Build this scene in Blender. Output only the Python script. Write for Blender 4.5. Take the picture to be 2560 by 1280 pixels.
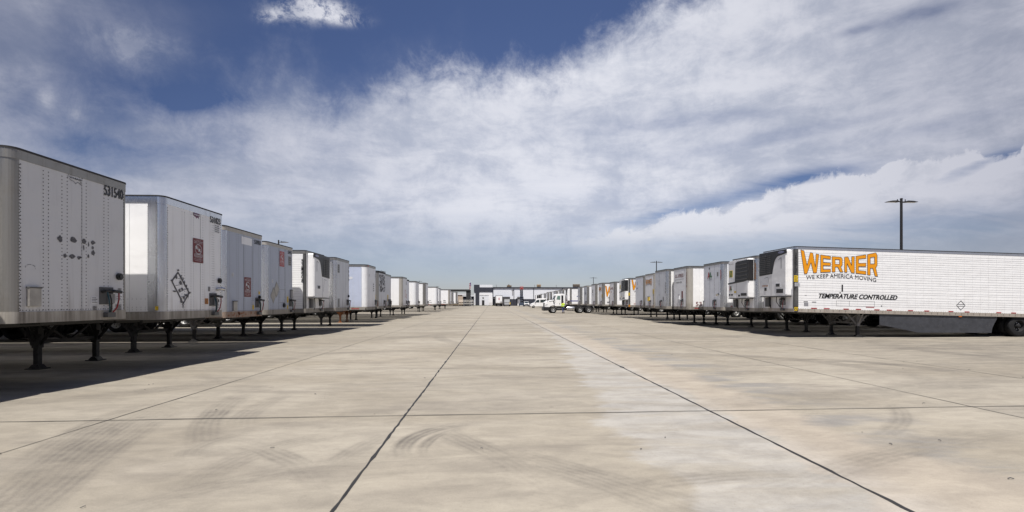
import bpy, bmesh, math, random
from mathutils import Vector, Matrix
from math import radians as R, sin, cos, pi
for o in list(bpy.data.objects): bpy.data.objects.remove(o)
S = bpy.context.scene
COL = S.collection
rnd = random.Random(7)

# ------------------------------------------------------------------ camera
cam = bpy.data.objects.new('camera', bpy.data.cameras.new('camera')); COL.objects.link(cam)
cam.location = (0, 0, 1.65); cam.rotation_euler = (R(90), 0, R(-3.77))
cam.data.sensor_width = 36; cam.data.lens = 16.45
cam.data.shift_x = -0.0098; cam.data.shift_y = 0.0449
cam.data.clip_end = 6000; cam.data.clip_start = 0.05
S.camera = cam

# ------------------------------------------------------------------ light, exposure
S.view_settings.view_transform = 'Standard'; S.view_settings.look = 'None'
S.view_settings.exposure = 0.42; S.view_settings.gamma = 1
SX, SY, SZ = 0.06, 0.41, -1.0           # travel direction of the sunlight
sd = Vector((SX, SY, SZ)).normalized()
sun = bpy.data.objects.new('sun', bpy.data.lights.new('sun', 'SUN')); COL.objects.link(sun)
sun.data.energy = 4.6; sun.data.angle = R(0.5); sun.data.color = (1.0, 0.955, 0.89)
sun.rotation_euler = sd.to_track_quat('-Z', 'Y').to_euler()
SUN_EL = math.asin(-sd.z); SUN_ROT = math.atan2(-sd.x, -sd.y)

W = bpy.data.worlds.new('World'); S.world = W; W.use_nodes = True
nt = W.node_tree; nt.nodes.clear()
class NG:
    """small helper to write node graphs"""
    def __init__(s, tree): s.t = tree
    def n(s, typ, **kw):
        nd = s.t.nodes.new(typ)
        for k, v in kw.items(): setattr(nd, k, v)
        return nd
    def put(s, sock, v):
        if isinstance(v, bpy.types.NodeSocket): s.t.links.new(v, sock)
        elif v is not None:
            if hasattr(sock, 'default_value'):
                try: sock.default_value = v
                except Exception: sock.default_value = (v, v, v)
    def m(s, op, a, b=None, c=None, clamp=False):
        nd = s.n('ShaderNodeMath', operation=op, use_clamp=clamp)
        s.put(nd.inputs[0], a); s.put(nd.inputs[1], b); s.put(nd.inputs[2], c)
        return nd.outputs[0]
    def vm(s, op, a, b=None):
        nd = s.n('ShaderNodeVectorMath', operation=op); s.put(nd.inputs[0], a); s.put(nd.inputs[1], b)
        return nd.outputs['Value'] if op in ('LENGTH', 'DOT_PRODUCT', 'DISTANCE') else nd.outputs[0]
    def noise(s, vec, scale, detail=4, rough=0.55, dist=0.0):
        nd = s.n('ShaderNodeTexNoise'); s.put(nd.inputs['Vector'], vec)
        nd.inputs['Scale'].default_value = scale; nd.inputs['Detail'].default_value = detail
        nd.inputs['Roughness'].default_value = rough; nd.inputs['Distortion'].default_value = dist
        return nd.outputs['Fac']
    def mix(s, f, a, b, bt='MIX'):
        nd = s.n('ShaderNodeMix', data_type='RGBA', blend_type=bt)
        s.put(nd.inputs[0], f)
        for i, v in ((6, a), (7, b)):
            if isinstance(v, tuple) and len(v) == 3: v = v + (1,)
            s.put(nd.inputs[i], v)
        return nd.outputs[2]
    def ss(s, v, a, b):
        nd = s.n('ShaderNodeMapRange', interpolation_type='SMOOTHSTEP', clamp=True)
        s.put(nd.inputs[0], v); nd.inputs[1].default_value = a; nd.inputs[2].default_value = b
        return nd.outputs[0]
    def comb(s, x, y, z=0.0):
        nd = s.n('ShaderNodeCombineXYZ'); s.put(nd.inputs[0], x); s.put(nd.inputs[1], y); s.put(nd.inputs[2], z)
        return nd.outputs[0]
    def curve(s, v, pts, u0, u1, v0, v1):
        nd = s.n('ShaderNodeFloatCurve')
        x = s.m('DIVIDE', s.m('SUBTRACT', v, u0), u1 - u0, clamp=True)
        s.put(nd.inputs['Value'], x)
        c = nd.mapping.curves[0]
        P = [((p[0]-u0)/(u1-u0), (p[1]-v0)/(v1-v0)) for p in pts]
        P = [(min(max(a, 0), 1), min(max(b, 0), 1)) for a, b in P]
        c.points[0].location = P[0]; c.points[1].location = P[-1]
        for p in P[1:-1]: c.points.new(*p)
        nd.mapping.update()
        return s.m('MULTIPLY_ADD', nd.outputs[0], v1 - v0, v0)
g = NG(nt)
dirv = g.n('ShaderNodeTexCoord').outputs['Generated']
sep = g.n('ShaderNodeSeparateXYZ'); g.put(sep.inputs[0], dirv)
dx, dy, dz = sep.outputs
yy = g.m('MAXIMUM', dy, 0.18)
U = g.m('DIVIDE', dx, yy); V = g.m('DIVIDE', dz, yy)
zc = g.m('ADD', g.m('MAXIMUM', dz, 0.0), 0.13)
plane = g.comb(g.m('DIVIDE', dx, zc), g.m('DIVIDE', dy, zc))      # a flat cloud deck seen in perspective
mp = g.n('ShaderNodeMapping'); mp.inputs['Rotation'].default_value = (0, 0, R(-24)); mp.inputs['Scale'].default_value = (0.55, 1.5, 1)
g.put(mp.inputs[0], plane)
n_str = g.noise(mp.outputs[0], 1.5, 7, 0.6, 0.5)
n_puf = g.noise(dirv, 5.5, 9, 0.62, 0.2)
n_fin = g.noise(dirv, 15, 8, 0.7, 0.3)
n_big = g.noise(dirv, 2.2, 4, 0.5)
sky = g.n('ShaderNodeTexSky', sky_type='NISHITA', sun_disc=False, sun_elevation=SUN_EL, sun_rotation=SUN_ROT, altitude=200, air_density=1.0, dust_density=0.6, ozone_density=2.0)
elev = g.m('MAXIMUM', dz, 0.0)
tint = g.mix(g.ss(elev, 0.03, 0.30), (0.82, 0.78, 0.86), (0.60, 0.60, 0.76))
base = g.mix(1.0, sky.outputs[0], tint, 'MULTIPLY')
midw = g.m('EXPONENT', g.m('MULTIPLY', g.m('POWER', g.m('ADD', U, -0.15), 2.0), -1.3))
base = g.mix(1.0, base, g.mix(midw, (0.52, 0.53, 0.56), (1.0, 1.0, 1.0)), 'MULTIPLY')
B1 = [(-0.978,.483),(-0.903,.453),(-0.789,.429),(-0.673,.44),(-0.595,.463),(-0.516,.48),(-0.436,.509),(-0.388,.49),(-0.335,.442),(-0.274,.473),(-0.192,.501),(-0.087,.517),(0.019,.517),(0.087,.506),(0.148,.53),(0.235,.58),(0.323,.623),(0.413,.666),(0.503,.718),(1.225,.936)]
B2 = [(-0.978,-.004),(-0.108,.047),(0.062,.098),(0.288,.156),(0.431,.193),(0.558,.208),(0.613,.244),(0.743,.277),(0.827,.279),(0.904,.312),(1.0,.318),(1.097,.348),(1.146,.333),(1.225,.373)]
Vb = g.curve(U, B1, -1.0, 1.25, 0.0, 1.0)
Vc = g.curve(U, B2, -1.0, 1.25, -0.05, 0.45)
# signed distance below the big blue hole, ruffled by noise
e1 = g.m('SUBTRACT', g.m('ADD', Vb, g.m('MULTIPLY', g.ss(U, -0.25, -0.6), -0.045)), V)
e1 = g.m('ADD', e1, g.m('MULTIPLY', g.m('SUBTRACT', n_puf, 0.5), 0.26))
e1 = g.m('ADD', e1, g.m('MULTIPLY', g.m('SUBTRACT', n_fin, 0.5), 0.15))
soft = g.ss(U, -0.75, 0.1)
c_sharp = g.ss(e1, -0.03, 0.09); c_soft = g.ss(e1, -0.10, 0.20)
cov = g.m('ADD', g.m('MULTIPLY', c_sharp, soft), g.m('MULTIPLY', c_soft, g.m('SUBTRACT', 1.0, soft)))
cov = g.m('MULTIPLY', cov, g.m('ADD', 0.76, g.m('MULTIPLY', soft, 0.11)))
BLOBS = [(-0.727,.52,.085,.042,-10,.42),(-0.98,.508,.13,.145,0,.36),(-0.80,.60,.16,.04,-5,.22),(-0.39,.610,.055,.022,0,.75),(-0.335,.606,.04,.018,0,.6),(-0.295,.588,.03,.010,0,.56),(-0.456,.591,.022,.012,0,.56),(-0.891,.409,.019,.026,0,.35),(-0.835,.379,.012,.012,0,.3),
 (-0.789,.311,.162,.03,-5,-.35),(-0.619,.405,.103,.026,5,-.22),(0.65,.262,.162,.020,12,-1.1),(0.395,.192,.128,.012,12,-.6),(1.12,.315,.12,.016,20,-.8),(1.019,.177,.325,.038,6,-.45),(0.98,.658,.111,.020,14,-.5),(0.827,.612,.051,.01,14,-.35),(0.594,.12,.427,.03,2,-.3),(0.687,.379,.342,.014,12,-.16),(1.068,.415,.256,.019,14,-.2),(-0.827,.27,.171,.017,-5,-.25),(1.166,.62,.103,.103,0,-.12),(0.458,.4,.256,.012,8,-.15)]
for (bu, bv, su, sv, ang, amp) in BLOBS:
    ca_, sa_ = cos(R(ang)), sin(R(ang))
    du = g.m('SUBTRACT', U, bu); dv = g.m('SUBTRACT', V, bv)
    p = g.m('DIVIDE', g.m('MULTIPLY_ADD', du, ca_, g.m('MULTIPLY', dv, sa_)), su)
    q = g.m('DIVIDE', g.m('MULTIPLY_ADD', dv, ca_, g.m('MULTIPLY', du, -sa_)), sv)
    r2 = g.m('MULTIPLY_ADD', p, p, g.m('MULTIPLY', q, q))
    if amp > 0:
        r2 = g.m('ADD', r2, g.m('MULTIPLY', g.m('SUBTRACT', 0.50, n_fin if su < .1 else n_puf), 5.0 if amp > .55 else 4.0))
        r2 = g.m('MAXIMUM', r2, 0.0)
    else:
        r2 = g.m('MAXIMUM', g.m('ADD', r2, g.m('MULTIPLY', g.m('SUBTRACT', n_str, 0.5), 3.0)), 0.0)
    ex = g.m('EXPONENT', g.m('MULTIPLY', r2, -1.0))
    if amp > .55 : ex = g.m('MULTIPLY', ex, g.ss(n_fin, 0.44, 0.60))
    cov = g.m('MULTIPLY_ADD', ex, amp, cov)
# low bank of cumulus on the right
e2 = g.m('SUBTRACT', Vc, V)
e2 = g.m('ADD', e2, g.m('MULTIPLY', g.m('SUBTRACT', n_fin, 0.5), 0.11))
bank = g.m('MULTIPLY', g.ss(e2, -0.004, 0.012), g.m('EXPONENT', g.m('MULTIPLY', g.m('MAXIMUM', e2, 0.0), -17.0)))
bank = g.m('MULTIPLY', bank, g.ss(U, 0.10, 0.5))
cov = g.m('ADD', cov, g.m('MULTIPLY', bank, 0.75))
cov = g.m('ADD', cov, g.m('MULTIPLY', g.m('MULTIPLY', g.m('SUBTRACT', n_str, 0.5), 0.42), g.ss(cov, 0.05, 0.5)))
horiz = g.ss(V, 0.0, 0.2)
cov = g.m('MULTIPLY', cov, g.m('ADD', 0.45, g.m('MULTIPLY', horiz, 0.55)))
cov = g.m('MINIMUM', g.m('MAXIMUM', cov, 0.0), 0.97)
# light and shade inside the clouds
mp2 = g.n('ShaderNodeMapping'); mp2.inputs['Rotation'].default_value = (0, R(14), 0); mp2.inputs['Scale'].default_value = (1.0, 1.0, 2.6)
g.put(mp2.inputs[0], dirv)
n_sh = g.noise(mp2.outputs[0], 4.2, 9, 0.6, 0.35)
n_sh2 = g.noise(mp2.outputs[0], 9.0, 8, 0.66, 0.5)
sh = g.m('ADD', g.m('ADD', g.m('MULTIPLY', n_sh, 0.42), g.m('MULTIPLY', n_sh2, 0.33)), g.m('MULTIPLY', n_fin, 0.25))
light = g.ss(sh, 0.395, 0.60)
light = g.m('ADD', light, g.m('MULTIPLY', bank, 0.5), clamp=True)
midw = g.m('EXPONENT', g.m('MULTIPLY', g.m('POWER', g.m('ADD', U, -0.15), 2.0), -1.3))
cdark = g.mix(midw, (0.31, 0.33, 0.405), (0.51, 0.545, 0.645))
clite = g.mix(midw, (0.45, 0.46, 0.54), (0.79, 0.80, 0.86))
ccol = g.mix(light, cdark, clite)
hz = g.mix(g.ss(V, 0.0, 0.22), g.mix(midw, (0.21, 0.245, 0.32), (0.365, 0.415, 0.50)), ccol)
bg = g.n('ShaderNodeBackground'); bg.inputs['Strength'].default_value = 0.085
bg2 = g.n('ShaderNodeBackground'); bg2.inputs['Strength'].default_value = 0.78
g.put(bg.inputs[0], base); g.put(bg2.inputs[0], hz)
ms = g.n('ShaderNodeMixShader'); g.put(ms.inputs[0], cov); g.put(ms.inputs[1], bg.outputs[0]); g.put(ms.inputs[2], bg2.outputs[0])
wo = g.n('ShaderNodeOutputWorld'); g.put(wo.inputs[0], ms.outputs[0])

# ------------------------------------------------------------------ materials
def newmat(name):
    m = bpy.data.materials.new(name); m.use_nodes = True
    m.node_tree.nodes.clear(); k = NG(m.node_tree)
    b = k.n('ShaderNodeBsdfPrincipled'); o = k.n('ShaderNodeOutputMaterial'); k.put(o.inputs[0], b.outputs[0])
    return m, k, b
def objvec(k, sx=1, sy=1, sz=1):
    tc = k.n('ShaderNodeTexCoord').outputs['Object']
    oi = k.n('ShaderNodeObjectInfo').outputs['Location']
    v = k.vm('ADD', tc, k.vm('MULTIPLY', oi, (3.7, 1.3, 0)))
    mpn = k.n('ShaderNodeMapping'); mpn.inputs['Scale'].default_value = (sx, sy, sz); k.put(mpn.inputs[0], v)
    return mpn.outputs[0]
def plain(name, col, rough=0.5, metal=0.0, var=0.12, scale=6, spec=0.5):
    m, k, b = newmat(name)
    v = objvec(k)
    f = k.noise(v, scale, 5, 0.6)
    dark = tuple(c*(1-var*2.2) for c in col)
    k.put(b.inputs['Base Color'], k.mix(k.ss(f, 0.3, 0.7), dark, col))
    k.put(b.inputs['Roughness'], k.m('MULTIPLY_ADD', f, 0.25, rough-0.12))
    b.inputs['Metallic'].default_value = metal
    b.inputs['Specular IOR Level'].default_value = spec
    return m
def painted(name, col, dirt=(0.27, 0.22, 0.16), amt=0.5, rough=0.38, low=1.15, streak=1.0):
    """weathered paint: rain streaks, splash dirt along the lower edge, scuffs"""
    m, k, b = newmat(name)
    tc = k.n('ShaderNodeTexCoord').outputs['Object']
    s = k.n('ShaderNodeSeparateXYZ'); k.put(s.inputs[0], tc)
    z = s.outputs[2]
    st = k.noise(objvec(k, 9, 9, 0.45), 1.0, 5, 0.6)
    pt = k.noise(objvec(k, 1, 1, 1), 1.7, 6, 0.65)
    fn = k.noise(objvec(k, 1, 1, 1), 60, 3, 0.6)
    low_ = k.m('MULTIPLY', k.ss(k.m('ADD', z, k.m('MULTIPLY', k.m('SUBTRACT', st, 0.5), -1.6)), low+0.75, low), 0.55)
    d = k.m('ADD', k.m('MULTIPLY', k.ss(st, 0.50, 0.80), 0.38*streak), k.m('MULTIPLY', k.ss(pt, 0.5, 0.8), 0.25))
    d = k.m('ADD', d, low_)
    d = k.m('ADD', d, k.m('MULTIPLY', k.m('SUBTRACT', fn, 0.5), 0.18))
    d = k.m('MULTIPLY', d, amt, clamp=True)
    k.put(b.inputs['Base Color'], k.mix(d, col, dirt))
    k.put(b.inputs['Roughness'], k.m('MULTIPLY_ADD', d, 0.5, rough, clamp=True))
    bp = k.n('ShaderNodeBump'); bp.inputs['Strength'].default_value = 0.4; bp.inputs['Distance'].default_value = 0.04
    k.put(bp.inputs['Height'], k.noise(objvec(k, 1, 1, 1), 2.3, 2, 0.5)); k.put(b.inputs['Normal'], bp.outputs[0])
    return m
M = {}
M['white'] = painted('white_paint', (0.86, 0.87, 0.885), amt=0.42)
M['rail_tan'] = painted('tan_grey_rail', (0.50, 0.475, 0.43), dirt=(0.2, 0.15, 0.11), amt=0.9)
M['white_dim'] = painted('dimmed_white_paint', (0.62, 0.625, 0.64), dirt=(0.22, 0.20, 0.18), amt=0.5)  # white paint darkened to put edge falloff into the nearest nose
M['bluewhite_dim'] = painted('dimmed_bluish_paint', (0.41, 0.45, 0.54), dirt=(0.28, 0.29, 0.33), amt=0.6, streak=0.9)  # darker copy of the bluish white, painting dimmer light onto left fronts
M['white_clean'] = painted('clean_white_paint', (0.87, 0.87, 0.87), amt=0.10, rough=0.3)
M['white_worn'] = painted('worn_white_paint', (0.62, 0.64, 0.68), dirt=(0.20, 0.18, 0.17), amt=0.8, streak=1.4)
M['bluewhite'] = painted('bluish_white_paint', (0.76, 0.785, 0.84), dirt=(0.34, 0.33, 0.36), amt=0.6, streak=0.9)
M['greypanel'] = painted('grey_white_panel', (0.86, 0.865, 0.88), dirt=(0.30, 0.25, 0.24), amt=0.55)
M['alu'] = painted('weathered_aluminium', (0.30, 0.29, 0.27), dirt=(0.13, 0.11, 0.09), amt=0.8, rough=0.42); 
M['alu_dirty'] = painted('dirty_aluminium', (0.46, 0.435, 0.39), dirt=(0.13, 0.11, 0.09), amt=0.9, rough=0.5)
M['alu_bright'] = painted('polished_aluminium', (0.60, 0.61, 0.63), dirt=(0.22, 0.20, 0.18), amt=0.6, rough=0.25)
for nm, mt in (('alu', .7), ('alu_dirty', .35), ('alu_bright', .9)):
    for nd in M[nm].node_tree.nodes:
        if nd.type == 'BSDF_PRINCIPLED': nd.inputs['Metallic'].default_value = mt
        if nd.type == 'BUMP': nd.inputs['Strength'].default_value = 0.10
M['bluewhite_mid'] = painted('mid_bluish_paint', (0.50, 0.55, 0.68), dirt=(0.30, 0.31, 0.35), amt=0.5)
M['rusty'] = painted('rusting_rail', (0.55, 0.52, 0.46), dirt=(0.20, 0.085, 0.035), amt=1.1, rough=0.6, low=1.25)
M['seam_side'] = plain('side_panel_seam', (0.62, 0.63, 0.64), 0.6)
M['seam'] = plain('panel_seam', (0.18, 0.18, 0.185), 0.6)
M['seam_lt'] = plain('panel_seam_light', (0.36, 0.365, 0.38), 0.6)
M['rivet'] = plain('rivet_head', (0.035, 0.035, 0.037), 0.5)
M['tar'] = plain('roof_edge_black', (0.03, 0.03, 0.032), 0.7)
M['gear'] = plain('black_chassis_paint', (0.022, 0.021, 0.021), 0.65, var=0.2)
M['gear_lt'] = plain('grey_chassis_paint', (0.22, 0.21, 0.20), 0.6, var=0.15)
M['gear_red'] = plain('red_chassis_paint', (0.42, 0.03, 0.03), 0.55)
M['gear_or'] = plain('orange_chassis_paint', (0.28, 0.10, 0.03), 0.6)
M['rubber'] = plain('tyre_rubber', (0.022, 0.022, 0.023), 0.8, spec=0.25)
M['rim'] = plain('white_steel_rim', (0.55, 0.55, 0.54), 0.4, 0.2, var=0.2)
M['chrome'] = plain('bright_steel', (0.70, 0.70, 0.70), 0.28, 0.9)
M['black'] = plain('black_plastic', (0.018, 0.018, 0.02), 0.45)
M['dkgrey'] = plain('dark_grey_plate', (0.10, 0.10, 0.10), 0.55)
M['grey'] = plain('mid_grey', (0.30, 0.30, 0.30), 0.55)
M['galv'] = plain('galvanised_box', (0.42, 0.40, 0.37), 0.45, 0.5)
M['ink'] = plain('black_vinyl', (0.018, 0.018, 0.02), 0.4, var=0.05)
M['ink_grey'] = plain('faded_vinyl', (0.28, 0.28, 0.30), 0.6)
M['ink_pale'] = plain('pale_vinyl', (0.80, 0.81, 0.84), 0.4)
M['scuff'] = plain('torn_decal_residue', (0.17, 0.17, 0.185), 0.8, var=0.3, scale=30)
M['red'] = plain('red_vinyl', (0.42, 0.03, 0.03), 0.4)
M['maroon'] = plain('maroon_vinyl', (0.16, 0.012, 0.014), 0.45, var=0.08)
M['redfade'] = plain('faded_red_vinyl', (0.45, 0.07, 0.08), 0.5, var=0.1)
M['orange'] = plain('orange_vinyl', (0.80, 0.31, 0.002), 0.4, var=0.02)
M['orange_dk'] = plain('weathered_orange_vinyl', (0.62, 0.25, 0.05), 0.5, var=0.15)
M['yellow'] = plain('yellow_vinyl', (0.85, 0.58, 0.02), 0.4, var=0.05)
M['green'] = plain('green_vinyl', (0.02, 0.16, 0.06), 0.4)
M['blue'] = plain('blue_vinyl', (0.02, 0.03, 0.25), 0.4)
M['bluegrey'] = plain('dark_skirt_panel', (0.055, 0.058, 0.068), 0.5, var=0.15)
M['purple'] = plain('purple_vinyl', (0.13, 0.03, 0.10), 0.5)
M['bluehose'] = plain('blue_air_hose', (0.01, 0.06, 0.08), 0.4)
M['redhose'] = plain('red_air_hose', (0.30, 0.01, 0.02), 0.4)
M['glass'] = plain('dark_window_glass', (0.03, 0.045, 0.05), 0.12, 0.0, spec=0.9)
M['glass_g'] = plain('green_tinted_glass', (0.16, 0.26, 0.22), 0.12, 0.0, spec=0.9)
M['amber'] = plain('amber_lens', (0.80, 0.20, 0.01), 0.3)
M['redlens'] = plain('red_lens', (0.50, 0.02, 0.02), 0.3)
M['lamp'] = plain('headlamp_lens', (0.55, 0.57, 0.6), 0.2)
M['pole'] = plain('dark_bronze_pole', (0.022, 0.02, 0.02), 0.5)
M['wallw'] = painted('white_tilt_wall', (0.74, 0.76, 0.80), dirt=(0.4, 0.4, 0.4), amt=0.25, rough=0.7, low=-5)
M['walld'] = plain('charcoal_wall', (0.035, 0.038, 0.055), 0.7, var=0.05)
M['wallg'] = plain('grey_dock_wall', (0.34, 0.35, 0.36), 0.7, var=0.05)
M['beige'] = plain('beige_wall', (0.50, 0.40, 0.32), 0.8, var=0.1)
M['hivis'] = plain('hi_vis_yellow', (0.62, 0.85, 0.03), 0.7, var=0.1)
M['denim'] = plain('blue_denim', (0.04, 0.06, 0.16), 0.8)
M['skin'] = plain('skin', (0.42, 0.24, 0.16), 0.55, var=0.05)
M['boot'] = plain('work_boot', (0.05, 0.035, 0.025), 0.7)
M['scissor'] = plain('blue_grey_steel', (0.05, 0.07, 0.11), 0.5)
M['platred'] = plain('red_orange_rail', (0.60, 0.12, 0.10), 0.5)
M['tan'] = plain('tan_unit', (0.50, 0.34, 0.18), 0.7)
M['brown'] = plain('brown_unit', (0.20, 0.15, 0.10), 0.8)

# ------------------------------------------------------------------ mesh helper
class MB:
    def __init__(s): s.v = []; s.f = []; s.m = []
    def face(s, pts, mi=0):
        i = len(s.v); s.v += [tuple(p) for p in pts]; s.f.append(tuple(range(i, i+len(pts)))); s.m.append(mi)
    def box(s, x0, y0, z0, x1, y1, z1, mi=0):
        if x0 > x1: x0, x1 = x1, x0
        if y0 > y1: y0, y1 = y1, y0
        if z0 > z1: z0, z1 = z1, z0
        i = len(s.v)
        s.v += [(x0,y0,z0),(x1,y0,z0),(x1,y1,z0),(x0,y1,z0),(x0,y0,z1),(x1,y0,z1),(x1,y1,z1),(x0,y1,z1)]
        for q in ((0,3,2,1),(4,5,6,7),(0,1,5,4),(1,2,6,5),(2,3,7,6),(3,0,4,7)):
            s.f.append(tuple(i+a for a in q)); s.m.append(mi)
        return s
    def bar(s, a, b, w, h=None, mi=0):
        a, b = Vector(a), Vector(b); h = h or w; d = (b-a).normalized()
        up = Vector((0,0,1)) if abs(d.z) < 0.95 else Vector((1,0,0))
        x = d.cross(up).normalized()*w/2; y = d.cross(x).normalized()*h/2
        i = len(s.v)
        for p in (a, b):
            for sx, sy in ((-1,-1),(1,-1),(1,1),(-1,1)): s.v.append(tuple(p + x*sx + y*sy))
        for q in ((0,1,2,3),(7,6,5,4),(0,4,5,1),(1,5,6,2),(2,6,7,3),(3,7,4,0)):
            s.f.append(tuple(i+k for k in q)); s.m.append(mi)
        return s
    def tube(s, pts, r, n=8, mi=0, r2=None):
        pts = [Vector(p) for p in pts]; i0 = len(s.v); N = len(pts)
        for j, p in enumerate(pts):
            d = (pts[min(j+1,N-1)] - pts[max(j-1,0)]).normalized()
            up = Vector((0,0,1)) if abs(d.z) < 0.9 else Vector((0,1,0))
            x = d.cross(up).normalized(); y = d.cross(x).normalized()
            rr = r if r2 is None else r + (r2-r)*j/(N-1)
            for k in range(n): s.v.append(tuple(p + x*cos(2*pi*k/n)*rr + y*sin(2*pi*k/n)*rr))
        for j in range(N-1):
            for k in range(n):
                a = i0+j*n+k; b = i0+j*n+(k+1)%n
                s.f.append((a, b, b+n, a+n)); s.m.append(mi)
        s.f.append(tuple(i0+k for k in range(n))[::-1]); s.m.append(mi)
        s.f.append(tuple(i0+(N-1)*n+k for k in range(n))); s.m.append(mi)
        return s
    def prism(s, poly, fn, d0, d1, mi=0, mside=None):
        """poly: (a,b) outline; fn(a,b,d) -> point; extruded d0..d1"""
        n = len(poly); i = len(s.v)
        s.v += [tuple(fn(a,b,d0)) for a,b in poly] + [tuple(fn(a,b,d1)) for a,b in poly]
        s.f.append(tuple(range(i, i+n))[::-1]); s.m.append(mi)
        s.f.append(tuple(range(i+n, i+2*n))); s.m.append(mi)
        for k in range(n):
            s.f.append((i+k, i+(k+1)%n, i+n+(k+1)%n, i+n+k)); s.m.append(mi if mside is None else mside)
        return s
    def lathe(s, prof, c, ax, n=24, mi=0):
        """prof: (offset along axis, radius); ax 'x' or 'y'"""
        i0 = len(s.v); c = Vector(c)
        for (o, r) in prof:
            for k in range(n):
                a = 2*pi*k/n
                p = (o, r*cos(a), r*sin(a)) if ax == 'x' else (r*cos(a), o, r*sin(a)) if ax == 'y' else (r*cos(a), r*sin(a), o)
                s.v.append(tuple(c+Vector(p)))
        for j in range(len(prof)-1):
            for k in range(n):
                a = i0+j*n+k; b = i0+j*n+(k+1)%n
                s.f.append((a,b,b+n,a+n)); s.m.append(mi)
        return s
    def add(s, verts, faces, mi=0):
        i = len(s.v); s.v += [tuple(v) for v in verts]
        for f in faces: s.f.append(tuple(i+a for a in f)); s.m.append(mi)
    def build(s, name, mats, parent=None, post=None, smooth=False, bevel=0, label=None):
        me = bpy.data.meshes.new(name)
        vs = [post(v) for v in s.v] if post else s.v
        me.from_pydata(vs, [], s.f)
        if not isinstance(mats, (list, tuple)): mats = [mats]
        for m_ in mats: me.materials.append(M[m_] if isinstance(m_, str) else m_)
        me.polygons.foreach_set('material_index', s.m)
        bm = bmesh.new(); bm.from_mesh(me); bmesh.ops.recalc_face_normals(bm, faces=bm.faces); bm.to_mesh(me); bm.free()
        if smooth: me.polygons.foreach_set('use_smooth', [True]*len(me.polygons))
        me.update()
        o = bpy.data.objects.new(name, me); COL.objects.link(o); o.parent = parent
        if bevel:
            b = o.modifiers.new('bevel', 'BEVEL'); b.width = bevel; b.segments = 2; b.limit_method = 'ANGLE'
        if smooth:
            ws = o.modifiers.new('wn', 'WEIGHTED_NORMAL')
        if label: o['label'] = label
        return o
def tag(o, label, cat, group=None, kind=None):
    o['label'] = label
    if cat: o['category'] = cat
    if group: o['group'] = group
    if kind: o['kind'] = kind
    return o
def empty(name, loc, rz=0):
    o = bpy.data.objects.new(name, None); COL.objects.link(o); o.location = loc; o.rotation_euler = (0,0,rz)
    o.empty_display_size = 0.3
    return o
def copy_tree(o, parent=None):
    c = o.copy(); COL.objects.link(c); c.parent = parent
    for ch in [x for x in o.children]: copy_tree(ch, c)
    return c
def structure(o, label=None):
    o['kind'] = 'structure'
    if label: o['label'] = label
    return o
# text as polygons
_tc = {}
def text_geo(s, bold=0.0, shear=0.0):
    key = (s, bold, shear)
    if key not in _tc:
        cu = bpy.data.curves.new('t', 'FONT'); cu.body = s; cu.offset = bold; cu.shear = shear; cu.resolution_u = 3
        ob = bpy.data.objects.new('t', cu); COL.objects.link(ob)
        dg = bpy.context.evaluated_depsgraph_get(); dg.update()
        me = bpy.data.meshes.new_from_object(ob.evaluated_get(dg))
        vs = [v.co.copy() for v in me.vertices]; fs = [tuple(p.vertices) for p in me.polygons]
        COL.objects.unlink(ob); bpy.data.objects.remove(ob); bpy.data.meshes.remove(me)
        if vs:
            x0 = min(v.x for v in vs); x1 = max(v.x for v in vs); y0 = min(v.y for v in vs); y1 = max(v.y for v in vs)
            vs = [((v.x-x0)/(x1-x0), (v.y-y0)/(y1-y0)) for v in vs]
        _tc[key] = (vs, fs)
    return _tc[key]
def btext(mb, s, fn, a0, b0, w, h, d=0.008, shear=0.0, mi=0, fat=.012):
    for i, o in enumerate((-fat, 0, fat)): text(mb, s, fn, a0+o, b0, w, h, d+.001*i, 0.012, shear, mi)
    text(mb, s, fn, a0, b0+fat*.5, w, h, d+.004, 0.012, shear, mi)
def text(mb, s, fn, a0, b0, w, h, d=0.006, bold=0.0, shear=0.0, mi=0, arch=None):
    """write s in the box (a0,b0)-(a0+w,b0+h) of the surface fn(a,b,d)"""
    vs, fs = text_geo(s, bold, shear)
    P = []
    for (x, y) in vs:
        a, b = a0+x*w, b0+y*h
        if arch: a, b = arch(x, y)
        P.append(fn(a, b, d))
    mb.add(P, fs, mi)
def vtext(mb, s, fn, ac, btop, w, h, gap, d=0.006, bold=0.02, mi=0):
    for i, ch in enumerate(s): text(mb, ch, fn, ac-w/2, btop-(i+1)*h-i*gap, w, h, d, bold, 0, mi)
def rect(mb, fn, a0, b0, a1, b1, d=0.004, mi=0): mb.face([fn(a0,b0,d), fn(a1,b0,d), fn(a1,b1,d), fn(a0,b1,d)], mi)
def poly(mb, fn, pts, d=0.004, mi=0): mb.face([fn(a,b,d) for a,b in pts], mi)
def ring(mb, fn, ac, bc, ra, rb, t, d=0.006, n=28, mi=0):
    for k in range(n):
        a, b = 2*pi*k/n, 2*pi*(k+1)/n
        mb.face([fn(ac+ra*cos(a), bc+rb*sin(a), d), fn(ac+ra*cos(b), bc+rb*sin(b), d), fn(ac+(ra-t)*cos(b), bc+(rb-t)*sin(b), d), fn(ac+(ra-t)*cos(a), bc+(rb-t)*sin(a), d)], mi)
def ell(mb, fn, ac, bc, ra, rb, d=0.005, n=20, mi=0, jit=0, r_=None):
    mb.face([fn(ac+ra*cos(2*pi*k/n)*(1+(r_.uniform(-jit,jit) if r_ else 0)), bc+rb*sin(2*pi*k/n)*(1+(r_.uniform(-jit,jit) if r_ else 0)), d) for k in range(n)], mi)
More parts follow.
